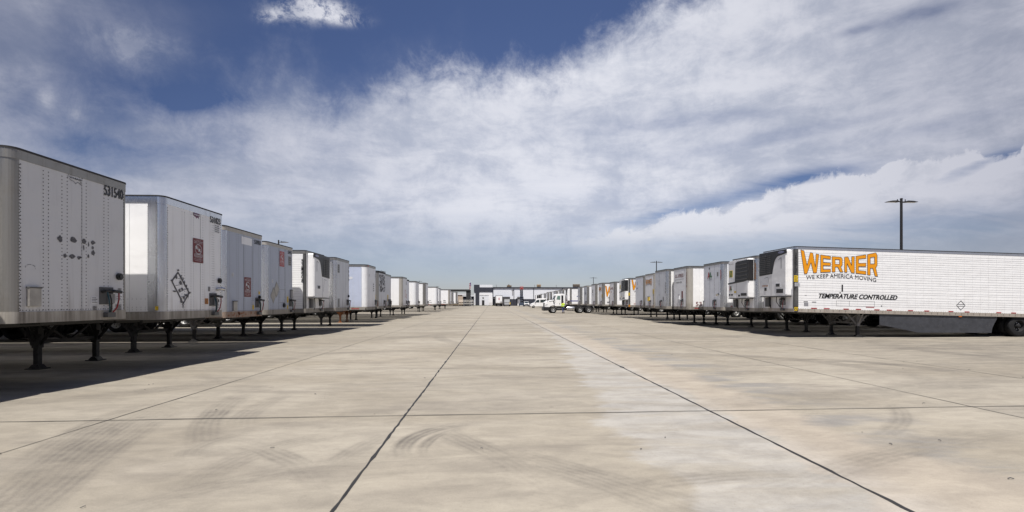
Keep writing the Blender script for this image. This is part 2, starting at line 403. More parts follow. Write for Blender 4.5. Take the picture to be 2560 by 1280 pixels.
def line(mb, fn, a0, b0, a1, b1, t, d=0.005, mi=0):
    L = math.hypot(a1-a0, b1-b0); nx, ny = -(b1-b0)/L*t/2, (a1-a0)/L*t/2
    mb.face([fn(a0+nx,b0+ny,d), fn(a1+nx,b1+ny,d), fn(a1-nx,b1-ny,d), fn(a0-nx,b0-ny,d)], mi)

# ------------------------------------------------------------------ ground
def ground_material():
    m, k, b = newmat('yard_concrete')
    pos = k.n('ShaderNodeNewGeometry').outputs['Position']
    s = k.n('ShaderNodeSeparateXYZ'); k.put(s.inputs[0], pos); X, Y, Z = s.outputs
    def stretched(sx, sy, rot=0):
        mpn = k.n('ShaderNodeMapping'); mpn.inputs['Scale'].default_value = (sx, sy, 1); mpn.inputs['Rotation'].default_value = (0,0,R(rot)); k.put(mpn.inputs[0], pos); return mpn.outputs[0]
    big = k.noise(stretched(.18, .35), 1, 5, 0.55, 0.6)
    mid = k.noise(stretched(.35, 1.3, 6), 1, 6, 0.6, 0.8)
    mid2 = k.noise(stretched(.5, 1.6, -14), 1, 6, 0.6, 0.5)
    fine = k.noise(pos, 14, 6, 0.7)
    grain = k.noise(pos, 90, 3, 0.7)
    col = k.mix(k.ss(big, 0.34, 0.66), (0.232, 0.213, 0.180), (0.300, 0.281, 0.246))
    col = k.mix(k.m('MULTIPLY', k.ss(mid, 0.46, 0.70), 0.55), col, (0.165, 0.152, 0.136))
    col = k.mix(k.m('MULTIPLY', k.ss(mid2, 0.52, 0.75), 0.32), col, (0.345, 0.322, 0.292))
    # every cast panel has its own tone
    px = k.m('FLOOR', k.m('DIVIDE', k.m('ADD', X, 1.25), 4.4)); py = k.m('FLOOR', k.m('DIVIDE', k.m('ADD', Y, -2.05), 4.83))
    wn = k.n('ShaderNodeTexWhiteNoise', noise_dimensions='2D'); k.put(wn.inputs['Vector'], k.comb(px, py))
    col = k.mix(1.0, col, k.mix(wn.outputs['Value'], (0.94, 0.94, 0.945), (1.04, 1.035, 1.03)), 'MULTIPLY')
    # lime bloom along one long joint
    edge = k.noise(stretched(.5, .9), 1, 5, 0.6)
    xs = k.m('ADD', X, k.m('MULTIPLY', k.m('SUBTRACT', edge, 0.5), 2.2))
    inner = k.m('ADD', xs, k.m('MULTIPLY', k.m('MINIMUM', k.m('MAXIMUM', k.m('SUBTRACT', Y, 5.0), 0.0), 18.0), -0.075))
    streak = k.ss(k.noise(stretched(.6, 2.2, 28), 1, 6, 0.65, 0.6), 0.30, 0.62)
    bl = k.m('MULTIPLY', k.m('MULTIPLY', k.ss(inner, 1.45, 1.75), k.ss(X, 3.9, 3.3)), k.m('MULTIPLY_ADD', streak, 0.6, 0.4))
    br = k.m('MULTIPLY', k.ss(xs, 3.2, 3.4), k.ss(xs, 4.9, 4.3))
    fade = k.m('ADD', k.ss(Y, 50, 6), 0.12, clamp=True)
    col = k.mix(k.m('MULTIPLY', k.m('MULTIPLY', bl, 0.60), fade), col, (0.355, 0.358, 0.365))
    col = k.mix(k.m('MULTIPLY', k.m('MULTIPLY', br, 0.45), fade), col, (0.365, 0.325, 0.285))
    bs = k.m('MULTIPLY', k.ss(xs, 4.3, 4.8), k.ss(xs, 6.2, 5.0))
    col = k.mix(k.m('MULTIPLY', k.m('MULTIPLY', bs, k.ss(mid, .42, .6)), 0.55), col, (0.175, 0.182, 0.196))
    # tyre arcs: centre, radius, width, place along the arc, reach
    marks = [(7.13,10.52,12.77,0.26,-4.60,5.46,1.86,0.75),(17.54,13.11,23.11,0.22,-4.16,5.17,1.99,0.6),(2.59,8.97,8.30,0.16,-5.20,6.12,1.72,0.5),(2.47,9.46,6.93,0.2,-4.03,7.05,1.78,0.6),(-2.62,5.59,0.70,0.12,-3.31,5.67,0.44,0.6),(0.13,8.04,3.81,0.2,-3.65,7.54,1.15,0.4),(0.07,5.41,1.08,0.12,-0.92,5.84,0.79,0.8),(0.36,5.35,1.13,0.07,-0.73,5.66,0.63,0.6),(-5.11,2.04,4.24,0.16,-2.26,5.17,0.96,0.5),(-13.28,-3.25,15.69,0.2,-0.13,5.31,1.13,0.45),(-15.28,-11.50,22.76,0.16,1.03,4.38,1.03,0.45),(-2.36,1.24,4.41,0.12,0.91,4.19,0.82,0.45),(2.06,4.34,3.70,0.14,-1.53,5.26,0.62,0.4),(-1.23,4.66,1.47,0.2,-2.54,5.33,1.02,0.35),(2.30,9.60,4.83,0.12,5.70,6.18,1.14,0.45),(13.18,-17.51,24.00,0.2,4.49,4.86,2.11,0.4),(8.57,10.45,2.36,0.3,10.12,12.23,2.45,0.7),(5.48,10.56,3.96,0.35,8.77,12.76,3.93,0.5),(9.24,23.91,11.79,0.3,-2.04,20.50,4.35,0.4),(22.94,14.70,8.16,0.4,14.78,14.50,2.79,0.5),(-3.05,13.01,3.03,0.3,-4.32,15.76,3.13,0.4),(-9.72,12.70,4.93,0.35,-6.64,8.85,2.43,0.45),(0.77,32.55,25.23,0.4,7.11,8.13,4.64,0.35),(2.92,-1.65,5.99,0.15,1.75,4.23,1.56,0.35),(-0.66,2.35,2.72,0.18,-2.05,4.69,1.45,0.35),(2,32,9,.5,5,23,5,.35),(-10,27,8,.5,-4,22,4,.35),(8,30,9,.5,12,22,4,.4),(-3,45,12,.6,4,35,7,.35)]
    wob = k.noise(pos, 1.1, 4, 0.6)
    tread = k.noise(pos, 7, 3, 0.6)
    acc = None
    for (cx, cy, rr, w, qx, qy, ln, amp) in marks:
        d = k.vm('DISTANCE', k.comb(X, Y), (cx, cy, 0))
        d = k.m('ADD', d, k.m('MULTIPLY', k.m('SUBTRACT', wob, .5), .12))
        t = k.m('DIVIDE', k.m('ABSOLUTE', k.m('SUBTRACT', d, rr)), w)
        band = k.ss(t, 1.3, 0.6)
        rib = k.m('MULTIPLY_ADD', k.m('SINE', k.m('MULTIPLY', d, 78.0)), 0.18, 0.82)
        q = k.m('DIVIDE', k.vm('DISTANCE', k.comb(X, Y), (qx, qy, 0)), ln)
        gate = k.ss(q, 1.55, 0.1)
        v = k.m('MULTIPLY', k.m('MULTIPLY', band, gate), k.m('MULTIPLY', rib, amp))
        acc = v if acc is None else k.m('MAXIMUM', acc, v)
    acc = k.m('MULTIPLY', acc, k.m('MULTIPLY_ADD', k.ss(tread, 0.3, 0.65), 0.35, 0.65))
    acc = k.m('MULTIPLY', acc, k.m('MULTIPLY_ADD', k.ss(mid2, 0.3, 0.6), 0.6, 0.4))
    col = k.mix(k.m('MULTIPLY', acc, 1.35, clamp=True), col, (0.105, 0.098, 0.090))
    # grime along the parked rows, deepened to paint in their shade
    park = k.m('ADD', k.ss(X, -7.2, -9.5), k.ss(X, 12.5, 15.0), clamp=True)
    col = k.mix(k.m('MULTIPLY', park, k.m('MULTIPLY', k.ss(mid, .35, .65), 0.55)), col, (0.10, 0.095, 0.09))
    side = k.m('ADD', k.ss(X, -2.0, -9.0), k.ss(X, 6.0, 15.0), clamp=True)  # edge falloff painted into the concrete, darker towards both rows
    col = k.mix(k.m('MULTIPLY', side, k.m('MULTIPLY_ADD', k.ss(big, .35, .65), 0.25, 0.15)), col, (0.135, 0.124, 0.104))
    spot = k.n('ShaderNodeTexVoronoi', feature='F1'); k.put(spot.inputs['Vector'], pos); spot.inputs['Scale'].default_value = 0.8
    col = k.mix(k.m('MULTIPLY', k.ss(spot.outputs['Distance'], 0.055, 0.03), 0.45), col, (0.12, 0.11, 0.10))
    col = k.mix(k.m('MULTIPLY', k.ss(fine, 0.4, 0.75), 0.16), col, (0.17, 0.155, 0.135))
    col = k.mix(k.m('MULTIPLY', k.ss(grain, 0.42, 0.70), 0.22), col, (0.42, 0.395, 0.355))
    pit = k.noise(pos, 38, 4, 0.75)
    col = k.mix(k.m('MULTIPLY', k.ss(pit, 0.56, 0.74), 0.50), col, (0.13, 0.12, 0.105))
    col = k.mix(1.0, col, (1.06, 1.03, 0.975), 'MULTIPLY')
    hf = k.noise(stretched(1.6, 3.2, 17), 1, 8, 0.72, 0.4)
    col = k.mix(1.0, col, k.mix(k.ss(hf, 0.30, 0.70), (0.93, 0.93, 0.935), (1.19, 1.19, 1.185)), 'MULTIPLY')
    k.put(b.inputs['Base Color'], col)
    b.inputs['Roughness'].default_value = 0.88; b.inputs['Specular IOR Level'].default_value = 0.25
    bp = k.n('ShaderNodeBump'); bp.inputs['Strength'].default_value = 0.25; bp.inputs['Distance'].default_value = 0.01
    k.put(bp.inputs['Height'], k.m('ADD', fine, k.m('MULTIPLY', grain, 0.6))); k.put(b.inputs['Normal'], bp.outputs[0])
    return m
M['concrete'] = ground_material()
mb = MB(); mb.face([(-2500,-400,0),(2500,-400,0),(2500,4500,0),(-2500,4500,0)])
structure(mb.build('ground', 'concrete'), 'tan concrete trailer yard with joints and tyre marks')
M['sealant'] = plain('joint_sealant', (0.028, 0.027, 0.026), 0.6)
M['sealant_thin'] = plain('thin_joint', (0.10, 0.095, 0.085), 0.8)
def joint_strip(mb, p0, p1, w, r_, gaps=0.0, step=0.35, wob=0.012, mi=0, blot=0.0):
    p0, p1 = Vector(p0), Vector(p1); d = p1-p0; L = d.length; d.normalize(); n = Vector((-d.y, d.x, 0))
    t = 0; prev = None; on = True; left = r_.uniform(2, 6)
    while t < L:
        st = step*(1+t/25); left -= st
        if left < 0:
            on = not on if (gaps and (on and r_.random() < gaps or not on)) else on; left = r_.uniform(.5, 5)
        ww = w*r_.uniform(.65, 1.35)*(1+(blot*r_.random() if r_.random() < .07 else 0))
        c = p0 + d*t + n*r_.uniform(-wob, wob)
        cur = (c+n*ww/2, c-n*ww/2)
        if prev and on: mb.face([prev[0], cur[0], cur[1], prev[1]], mi)
        prev = cur; t += st
for i, (x, w) in enumerate([(-1.25,.030),(3.3,.034),(7.55,.016),(11.4,.018),(-5.33,.014),(-9.7,.012),(-14.0,.012),(15.7,.012),(20,.012),(24.4,.012)]):
    mb = MB(); r_ = random.Random(100+i)
    joint_strip(mb, (x, 0.5, .004), (x, 196, .004), w, r_, 0.0 if abs(x) < 12 and x != -9.7 else .12, step=.12 if w > .02 else .3, wob=.006, blot=2.2 if w > .03 else 1.2)
    structure(mb.build('expansion_joint', 'sealant'), 'long dark expansion joint running away down the yard')
for j in range(34):
    y = 6.87-4.83+4.83*j; w = .018 if j == 1 else .011
    if j == 0: y = 2.05
    mb = MB(); r_ = random.Random(200+j)
    joint_strip(mb, (-30, y, .008), (40, y, .008), w*(1 if j < 6 else 1.3), r_, 0.0 if j == 1 else .5, step=.3, wob=.010)
    structure(mb.build('contraction_joint', 'sealant' if j == 1 else 'sealant_thin'), 'thin dark cross joint in the concrete')
mb = MB(); r_ = random.Random(5)
for i in range(46):
    x = r_.uniform(-7, 12); y = 3.2+abs(r_.gauss(0, 9)); l = r_.uniform(.006,.026); a = r_.uniform(0,pi)
    mb.tube([(x,y,.012),(x+cos(a)*l,y+sin(a)*l,.016),(x+cos(a+.4)*l*1.8,y+sin(a+.4)*l*1.8,.010)], r_.uniform(.002,.005), 5)
tag(mb.build('debris', 'dkgrey'), 'small dark twigs and grit scattered over the concrete', None, kind='stuff')

# ------------------------------------------------------------------ trailers
TL, TW, ZB, ZT = 16.15, 1.30, 1.13, 4.11
def tyre_profile(r=.51, w=.26): return [(-w/2, r*.55), (-w/2, r*.86), (-w*.42, r*.96), (-w*.3, r), (w*.3, r), (w*.42, r*.96), (w/2, r*.86), (w/2, r*.55)]
_wm = {}
def wheel(parent, x, y, z, out, rad=.51, dual=True, rim='rim', name='wheel'):
    """one wheel end: tyre(s) with a dished steel rim; out = +1/-1 towards local +y/-y"""
    key = (rad, dual, rim, out)
    if key not in _wm:
        t = MB(); t.lathe(tyre_profile(rad), (0,0,0), 'y')
        if dual: t.lathe(tyre_profile(rad), (0,-out*.31,0), 'y')
        wo_ = t.build('wheel', 'rubber', None, smooth=True)
        r2 = MB(); o = out
        r2.lathe([(o*.12, rad*.58), (o*.135, rad*.55), (o*.11, rad*.50), (o*.0, rad*.46), (-o*.02, rad*.40), (-o*.0, rad*.22), (o*.10, rad*.19), (o*.13, rad*.14), (o*.13, .001)], (0,0,0), 'y', mi=0)
        for k in range(8):
            a = 2*pi*k/8; r2.lathe([(-o*.02, .028), (o*.012, .028), (o*.012, .001)], (cos(a)*rad*.31, 0, sin(a)*rad*.31), 'y', n=6, mi=1)
        for k in range(8):
            a = 2*pi*(k+.5)/8; c = (cos(a)*rad*.385, -o*.006, sin(a)*rad*.385)
            r2.lathe([(0, .03), (o*.001, .001)], c, 'y', n=8, mi=2)
        ro = r2.build('rim', [rim, 'chrome', 'black'], None, smooth=True)
        _wm[key] = (wo_.data, ro.data); bpy.data.objects.remove(wo_); bpy.data.objects.remove(ro)
    a, b = _wm[key]
    w = bpy.data.objects.new(name, a); COL.objects.link(w); w.parent = parent; w.location = (x, y, z)
    r_ = bpy.data.objects.new('rim', b); COL.objects.link(r_); r_.parent = w
    return w
def trailer(name, label, cat, side, X, Yfar, group, lift=0.0, drop=0.0, kind='dry', front='white', sidem='white', corner='alu', rail='alu', brail='alu_dirty',
            gear='gear', rad=.16, post_w=.34, cols=None, seams=True, nose=None, sidefn=None, gear_x=3.1, axle=(11.6, 12.85), skirt=False, rim='rim', detail=2, unit=None, cap='tar', rz=None, rtop=.13, rbot=.20, hlines=False, gladu=0.68):
    Yc = Yfar-TW
    rot = (0 if side > 0 else pi) if rz is None else rz
    if detail < 2 and rz is None: rot += rnd.uniform(-.012, .012)
    root = empty(name, (X, Yc, 0), rot); tag(root, label, 'trailer', group)
    def post(v):
        return (v[0], v[1], v[2] + lift*(1-v[0]/12.2) - drop*max(0, v[0])/12.0)
    def zadj(x): return lift*(1-x/12.2)-drop*x/12.0
    F = lambda u, z, d: (-d, -u, z)
    ns = -1 if side > 0 else 1
    if rz is not None: ns = -1
    if side > 0: G = lambda s, z, d: (s, -TW-d, z)
    else: G = lambda s, z, d: (s, TW+d, z)
    nA = 7
    def arc(sy, off=0.0):   # nose corner from the side (x=rad) to the front (x=0)
        return [(rad-(rad+off)*sin(pi/2*k/nA), sy*(TW-rad+(rad+off)*cos(pi/2*k/nA))) for k in range(nA+1)]
    zt, zb = ZT, ZB
    # side walls
    for sy in (-1, 1):
        mb = MB(); mb.box(rad, sy*(TW-.04), zb+.02, TL, sy*TW, zt-.02)
        near = (sy == ns)
        if near and seams:
            o_ = (lambda s, z, d, sy=sy: (s, sy*(TW+d), z))
            if hlines:
                zz = [3.86,3.76,3.68,3.57,3.46,3.36,3.26,3.16,3.05,2.95,2.84,2.72,2.60,2.49,2.37,2.28,2.14,2.05,1.90,1.78,1.68,1.57,1.47]
                for i, z_ in enumerate(zz):
                    mb.box(rad, sy*TW, z_-.0025, TL, sy*(TW+.004), z_+.0025, 2)
                x = .56
                while x < TL-.2:
                    for z_ in [1.36+.055*q for q in range(48)]: mb.box(x-.002, sy*TW, z_, x+.002, sy*(TW+.003), z_+.02, 2)
                    x += .405
            else:
                x = rad+.6
                while x < min(TL, 9 if detail < 2 else TL)-.2:
                    mb.box(x-.004, sy*TW, zb+.2, x+.004, sy*(TW+.003), zt-.15, 3); x += 1.22
                if detail > 1:
                    x = post_w+.05
                    while x < 3.2:
                        for z_ in (zb+.24, zb+.30, zb+.5):
                            mb.box(x, sy*TW, z_, x+.012, sy*(TW+.005), z_+.012, 1)
                        x += .10 if True else 0
        mb.build('side_wall', [sidem, 'seam', 'seam_lt', 'seam_side'], root, post)
    # front wall with panel columns and rivets
    mb = MB(); mb.box(0, -(TW-rad), zb+.02, .04, TW-rad, zt-.02)
    if cols:
        for c in cols[0]: mb.box(-.004, -(c+.004), zb+rbot, 0, -(c-.004), zt-rtop, 1)
        for c in cols[1]:
            z = zb+rbot+.03
            while z < zt-rtop-.02:
                i0 = len(mb.v); q = .0135
                mb.v += [(0,-c-q,z),(0,-c,z-q),(0,-c+q,z),(0,-c,z+q),(-.006,-c,z)]
                for a, b_ in ((0,1),(1,2),(2,3),(3,0)): mb.f.append((i0+a,i0+b_,i0+4)); mb.m.append(2)
                z += .068
        u = -(TW-rad)
        while u < TW-rad:
            z = zb+rbot+.025; i0 = len(mb.v); q = .012
            mb.v += [(0,-u-q,z),(0,-u,z-q),(0,-u+q,z),(0,-u,z+q),(-.006,-u,z)]
            for a, b_ in ((0,1),(1,2),(2,3),(3,0)): mb.f.append((i0+a,i0+b_,i0+4)); mb.m.append(2)
            u += .06
    mb.build('front_wall', [front, 'seam_lt', 'rivet'], root, post)
    for sy in (-1, 1):
        mb = MB(); A = arc(sy); B = arc(sy, -.03)
        n = len(A); i = len(mb.v)
        for z_ in (zb+.02, zt-.02): mb.v += [(x, y, z_) for x, y in A]
        for k in range(n-1): mb.f.append((i+k, i+k+1, i+n+k+1, i+n+k)); mb.m.append(0)
        if post_w > rad: mb.box(rad, sy*TW, zb+.02, post_w, sy*(TW+.003), zt-.02)
        if detail > 1:
            for (ex, ey, nx) in ((max(rad,post_w), sy*TW, 0), (0, sy*(TW-rad), 1)):
                z = zb+.25
                while z < zt-.2:
                    if nx: mb.box(-.005, ey-.008, z, 0, ey+.008, z+.014, 1)
                    else: mb.box(ex-.008, ey, z, ex+.008, ey+sy*.005, z+.014, 1)
                    z += .055
        mb.build('corner_post', [corner, 'rivet'], root, post, smooth=False if detail > 1 else True)
        if detail > 1:
            for p in mb.f: pass
    # rails follow the rounded outline
    def rails(nm, z0, z1, off, mat, extra=None):
        mb = MB()
        out = [(TL, -TW-off)] + arc(-1, off) + arc(1, off)[::-1] + [(TL, TW+off)]
        inn = [(TL, -TW+.02)] + arc(-1, -.02) + arc(1, -.02)[::-1] + [(TL, TW-.02)]
        n = len(out); i = len(mb.v)
        for z_, P in ((z0, out), (z1, out), (z1, inn), (z0, inn)): mb.v += [(x, y, z_) for x, y in P]
        for k in range(n-1):
            for q in range(4):
                q2 = (q+1) % 4
                mb.f.append((i+q*n+k, i+q*n+k+1, i+q2*n+k+1, i+q2*n+k)); mb.m.append(0)
        if extra: extra(mb)
        return mb.build(nm, [mat, 'rivet'], root, post)
    def rv(mb):
        if detail < 2: return
        x = rad
        while x < 11:
            mb.box(x, ns*(TW+.008), zb+.16, x+.014, ns*(TW+.014), zb+.174, 1); x += .11
    rails('top_rail', zt-rtop, zt, .008, rail)
    rails('bottom_rail', zb, zb+rbot, .010, brail, rv)
    mb = MB(); P = [(TL, -TW-.012)] + arc(-1, .014) + arc(1, .014)[::-1] + [(TL, TW+.012)]
    mb.prism(P, lambda a, b, d: (a, b, d), zt, zt+.035); mb.build('roof', [cap], root, post)
    # tape / floor / rear
    mb = MB(); mb.box(.06, -TW+.05, zb+.02, TL-.05, TW-.05, zb+.10)
    x = .5
    while x < TL: mb.box(x, -TW+.06, zb-.08, x+.06, TW-.06, zb+.02); x += .61
    mb.box(.15, -.6, zb-.04, 1.6, .6, zb+.02)
    for sy in (-1, 1): mb.box(axle[0]-1.5, sy*.5-.06, zb-.24, axle[1]+1.2, sy*.5+.06, zb-.02)
    mb.build('underframe', 'gear', root, post)
    mb = MB(); mb.box(TL, -TW+.02, zb, TL+.03, TW-.02, zt-.02); mb.box(TL, -TW, .48, TL+.1, TW, .58); mb.box(TL, -.8, .55, TL+.06, -.7, zb); mb.box(TL, .7, .55, TL+.06, .8, zb)
    mb.build('rear_door', 'greypanel', root, post)
    # landing gear
    lg = MB(); gx = gear_x; top = zb+zadj(gx)
    lg.bar((gx, -.78, .66), (gx, .78, .66), .07, .09)
    lg.bar((gx, -.78, top-.12), (gx, .78, top-.12), .05)
    for sy in (-1, 1):
        lg.bar((gx, sy*.10, .68), (gx, sy*.76, top-.06), .055)
        lg.bar((gx+.03, sy*.1, .70), (gx+1.35, sy*.25, top-.04), .05)
    gearo = lg.build('landing_gear', gear, root)
    for sy in (-1, 1):
        l = MB(); y = sy*.85
        l.box(gx-.075, y-.075, .52, gx+.075, y+.075, top)
        li = MB(); li.box(gx-.055, y-.055, .06, gx+.055, y+.055, .56); li.build('inner_leg', 'gear' if gear == 'gear_lt' else gear, gearo)
        for sg in (-1, 1):
            l.bar((gx+sg*.05, y, .60), (gx+sg*.52, y, top-.02), .025, .07)
            l.bar((gx, y+sg*.05, .62), (gx, y+sg*.33, top-.02), .07, .02)
            l.bar((gx+sg*.28, y, .86), (gx+sg*.04, y, top-.04), .02, .05)
        l.prism([(-.17, .86), (.17, .86), (.09, .58), (-.09, .58)], lambda a, b, d: (gx+a, y+d, b), .078, .086)
        lo = l.build('leg', gear, gearo)
        ft = MB(); ft.box(gx-.17, y-.15, .0, gx+.17, y+.15, .025); ft.prism([(-.13,.025),(.13,.025),(.05,.11),(-.05,.11)], lambda a,b,d: (gx+a, y+d, b), -.10, .10)
        ft.build('foot', 'gear' if gear == 'gear_lt' else gear, gearo)
    c = MB(); c.tube([(gx, ns*.9, .95), (gx, ns*1.16, .95), (gx, ns*1.16, .78), (gx, ns*1.24, .78)], .013, 6); c.build('crank_handle', gear, gearo)
    # running gear
    for ax in axle:
        for sy in (-1, 1): wheel(root, ax, sy*1.12, .51, sy, rim=rim)
    mb = MB()
    for ax in axle: mb.tube([(ax, -1.0, .51), (ax, 1.0, .51)], .065, 8)
    mb.box(axle[0]-.2, -.5, .6, axle[1]+.2, -.42, .95); mb.box(axle[0]-.2, .42, .6, axle[1]+.2, .5, .95)
    mb.build('axle_assembly', 'gear', root)
    for sy in (-1, 1):
        mb = MB(); mb.box(axle[1]+.75, sy*.68, .25, axle[1]+.77, sy*1.28, 1.05); mb.build('mud_flap', 'black', root)
    if skirt:
        k = MB(); pts = [(4.1, zb+.02), (4.1, .60), (4.9, .44), (6.01, .22), (9.66, .20), (9.70, .42), (9.80, .62), (9.94, .86), (9.96, zb+.02)]
        k.prism(pts, lambda a, b, d: (a, -d, b), TW-.06, TW-.035)
        for x in (4.5, 6.1, 7.0, 8.3, 9.4):
            for dx in (0, .12): k.box(x+dx, -TW+.033, .52, x+dx+.02, -TW+.03, .545, 1)
        so = k.build('side_skirt', ['bluegrey', 'alu'], root)
        k = MB(); k.box(8.0, -TW-.0, .95, 8.14, -TW+.034, 1.0); k.build('marker_light', 'amber', so)
    # gladhand panel, hoses
    if nose is not False and detail >= 1:
        gu = gladu
        k = MB(); k.prism([(gu-.17, zb+.32), (gu+.17, zb+.32), (gu+.17, zb+.68), (gu-.17, zb+.68)], F, .0, .018); gp = k.build('air_line_plate', 'dkgrey', root, post)
        k = MB(); k.tube([F(gu-.12, zb+.58, .02), F(gu-.12, zb+.6, .09), F(gu-.02, zb+.61, .11)], .03, 8)
        k.tube([F(gu+.05, zb+.59, .02), F(gu+.08, zb+.6, .10), F(gu+.25, zb+.58, .12)], .034, 8)
        k.build('glad_hand', 'black', gp, post)
        k = MB(); k.prism([(gu+.02, zb+.34), (gu+.17, zb+.34), (gu+.17, zb+.54), (gu+.02, zb+.54)], F, .019, .05); k.build('bracket', 'grey', gp, post)
        for c_, a, b_, z_ in (('bluehose', gu-.1, gu+.0, 0), ('black', gu-.04, gu+.03, .05), ('redhose', gu+.2, gu+.07, .02)):
            k = MB(); k.tube([F(a, zb+.58-z_, .11), F(a+(b_-a)*.2, zb+.42, .13), F((a+b_)/2, zb+.25, .12), F(b_, zb+.13, .07)], .014, 6); k.build('air_hose', c_, root, post)
        k = MB(); k.box(-.10, -(gu+.13), zb+.05, -.01, -(gu-.08), zb+.15); k.build('hose_hook', 'dkgrey', root, post)
    if unit: refrigeration_unit(root, unit, F, post)
    if nose: nose(root, F, post, G)
    if sidefn: sidefn(root, G, post, F)
    return root

def refrigeration_unit(root, spec, F, post):
    style, mirror, dep = spec['style'], spec.get('mirror', False), spec.get('dep', .30)
    u0, u1, z0, z1 = -1.06, 1.06, 1.86, 4.02
    def f(a, b, d): return F(u0+(u1-u0)*((1-a) if mirror else a), z0+(z1-z0)*b, d)
    k = MB(); rr = [(0.02,0),(.98,0),(1,.03),(1,.97),(.97,1),(.03,1),(0,.97),(0,.03)]
    k.prism(rr, f, 0, dep-.05)
    k.prism([(a*.97+.015, b*.975+.012) for a, b in rr], f, dep-.05, dep, 0)
    body = k.build('refrigeration_unit', ['white_clean'], root, post, label='white refrigeration unit on the trailer nose')
    k = MB(); k.prism([(.01,-.015),(.99,-.015),(.99,.0),(.01,.0)], f, .0, dep+.01); k.build('drip_tray', 'black', body, post)
    if style == 'swoosh':       # logo side at a=0, grille at a=1
        P = [(0, .915), (.30, .875), (.37, .83), (.42, .76), (.50, .50), (1.0, .475), (1.0, 1.0), (0, 1.0)]
        k = MB(); k.prism(P, f, dep-.04, dep+.015); k.prism([(.985,.475),(1.006,.475),(1.006,1.0),(.985,1.0)], f, .02, dep+.016)
        bk = k.build('black_grille_panel', 'black', body, post)
        k = MB()
        for i in range(10):
            b = .53+.042*i; k.prism([(.56, b), (.97, b), (.97, b+.014), (.56, b+.014)], f, dep+.015, dep+.045)
        k.prism([(.74,.52),(.755,.52),(.755,.94),(.74,.94)], f, dep+.015, dep+.04)
        k.build('grille_slats', 'dkgrey', bk, post)
        k = MB(); fn = f if not mirror else (lambda a, b, d: f(1-a, b, d))
        c = .16 if not mirror else .84
        ell(k, fn, c, .955, .115, .024, dep+.020, 24, 0); ring(k, fn, c, .955, .105, .020, .006, dep+.022, mi=1)
        text(k, 'Carrier', fn, c-.07, .947, .14, .018, dep+.024, mi=1)
        k.build('emblem', ['blue', 'ink_pale'], bk, post)
        k = MB(); k.prism([(.18,.20),(.38,.20),(.38,.285),(.18,.285)], f, dep, dep+.012, 1); k.prism([(.22,.212),(.35,.212),(.35,.275),(.22,.275)], f, dep+.012, dep+.02, 0)
        if mirror: k.prism([(.10,.07),(.34,.07),(.34,.16),(.10,.16)], f, dep, dep+.012, 0); k.prism([(.72,.13),(.80,.13),(.80,.20),(.72,.20)], f, dep, dep+.012, 0)
        k.build('service_hatch', ['black', 'ink_pale'], body, post)
        k = MB()
        for a in (.54,): k.prism([(a,.01),(a+.007,.01),(a+.007,.47),(a,.47)], f, dep, dep+.003)
        line(k, f, .585, .15, .66, .44, .008, dep+.003); line(k, f, .66, .44, .80, .42, .008, dep+.003); line(k, f, .17, .60, .17, .84, .02, dep+.003, 0); line(k, f, .17, .84, .27, .80, .010, dep+.003)
        k.build('door_seam', 'seam', body, post)
        if mirror:
            k = MB(); text(k, 'WERNER', lambda a, b, d: f(1-a, b, d), .10, .225, .24, .035, dep+.004, bold=.02); k.build('lettering', 'orange_dk', body, post)
    else:                        # big louvred window
        P = [(.39, .93), (.50, .955), (.98, .965), (1.0, .93), (1.0, .45), (.80, .42), (.0, .37), (.0, .41), (.36, .435)]
        k = MB(); k.prism(P, f, dep-.02, dep+.012); k.prism([(.985,.44),(1.006,.44),(1.006,.965),(.985,.965)], f, .02, dep+.014)
        bk = k.build('black_grille_panel', 'black', body, post)
        k = MB()
        for i in range(5):
            b = .47+.095*i; k.prism([(.44,b+.012),(.60,b),(.95,b+.012),(.95,b+.034),(.60,b+.022),(.44,b+.034)], f, dep+.012, dep+.05)
        k.build('grille_slats', 'dkgrey', bk, post)
        k = MB(); fn = f
        text(k, 'Thermo King', fn, .03, .895, .26, .022, dep+.004, bold=.02); k.build('lettering', 'ink', body, post); k = MB()
        k.prism([(.06,.56),(.24,.56),(.24,.74),(.06,.74)], f, dep, dep+.004, 1); rect(k, fn, .08, .575, .22, .725, dep+.006, 2)
        text(k, 'TK', fn, .09, .60, .12, .09, dep+.009, bold=.02, mi=1)
        for (a0,b0,a1,b1) in ((.66,.06,.93,.13),(.52,.045,.62,.09),(.05,.07,.12,.115),(.16,.07,.25,.115)): k2 = MB(); k2.prism([(a0,b0),(a1,b0),(a1,b1),(a0,b1)], f, dep, dep+.012, 0); k2.build('service_hatch', 'black', body, post)
        k2 = MB(); rect(k2, fn, .32, .14, .42, .19, dep+.004, 0); k2.build('sticker', 'yellow', body, post)
        k2 = MB(); k2.prism([(.44,.01),(.447,.01),(.447,.40),(.44,.40)], f, dep, dep+.003, 0); k2.build('door_seam', 'seam', body, post)
        k.build('badge', ['ink', 'yellow', 'green'], body, post)
        if spec.get('aa'):
            k = MB(); aa_logo(k, lambda a, b, d: F(a, b, d), -.92, 2.28, .30, .30, dep+.006); k.build('emblem', ['red', 'green', 'ink_grey'], body, post)
    k = MB(); k.tube([F(-.45, 1.86, .12), F(-.47, 1.5, .14), F(-.38, 1.28, .10)], .022, 6); k.tube([F(.1, 1.86, .12), F(.12, 1.6, .15), F(.3, 1.4, .12), F(.3, 1.25, .06)], .02, 6)
    k.build('hose', 'black', body, post)
    k = MB(); k.box(-.12, .55, 1.35, -.0, .85, 1.80); k.build('battery_box', 'dkgrey', body, post)

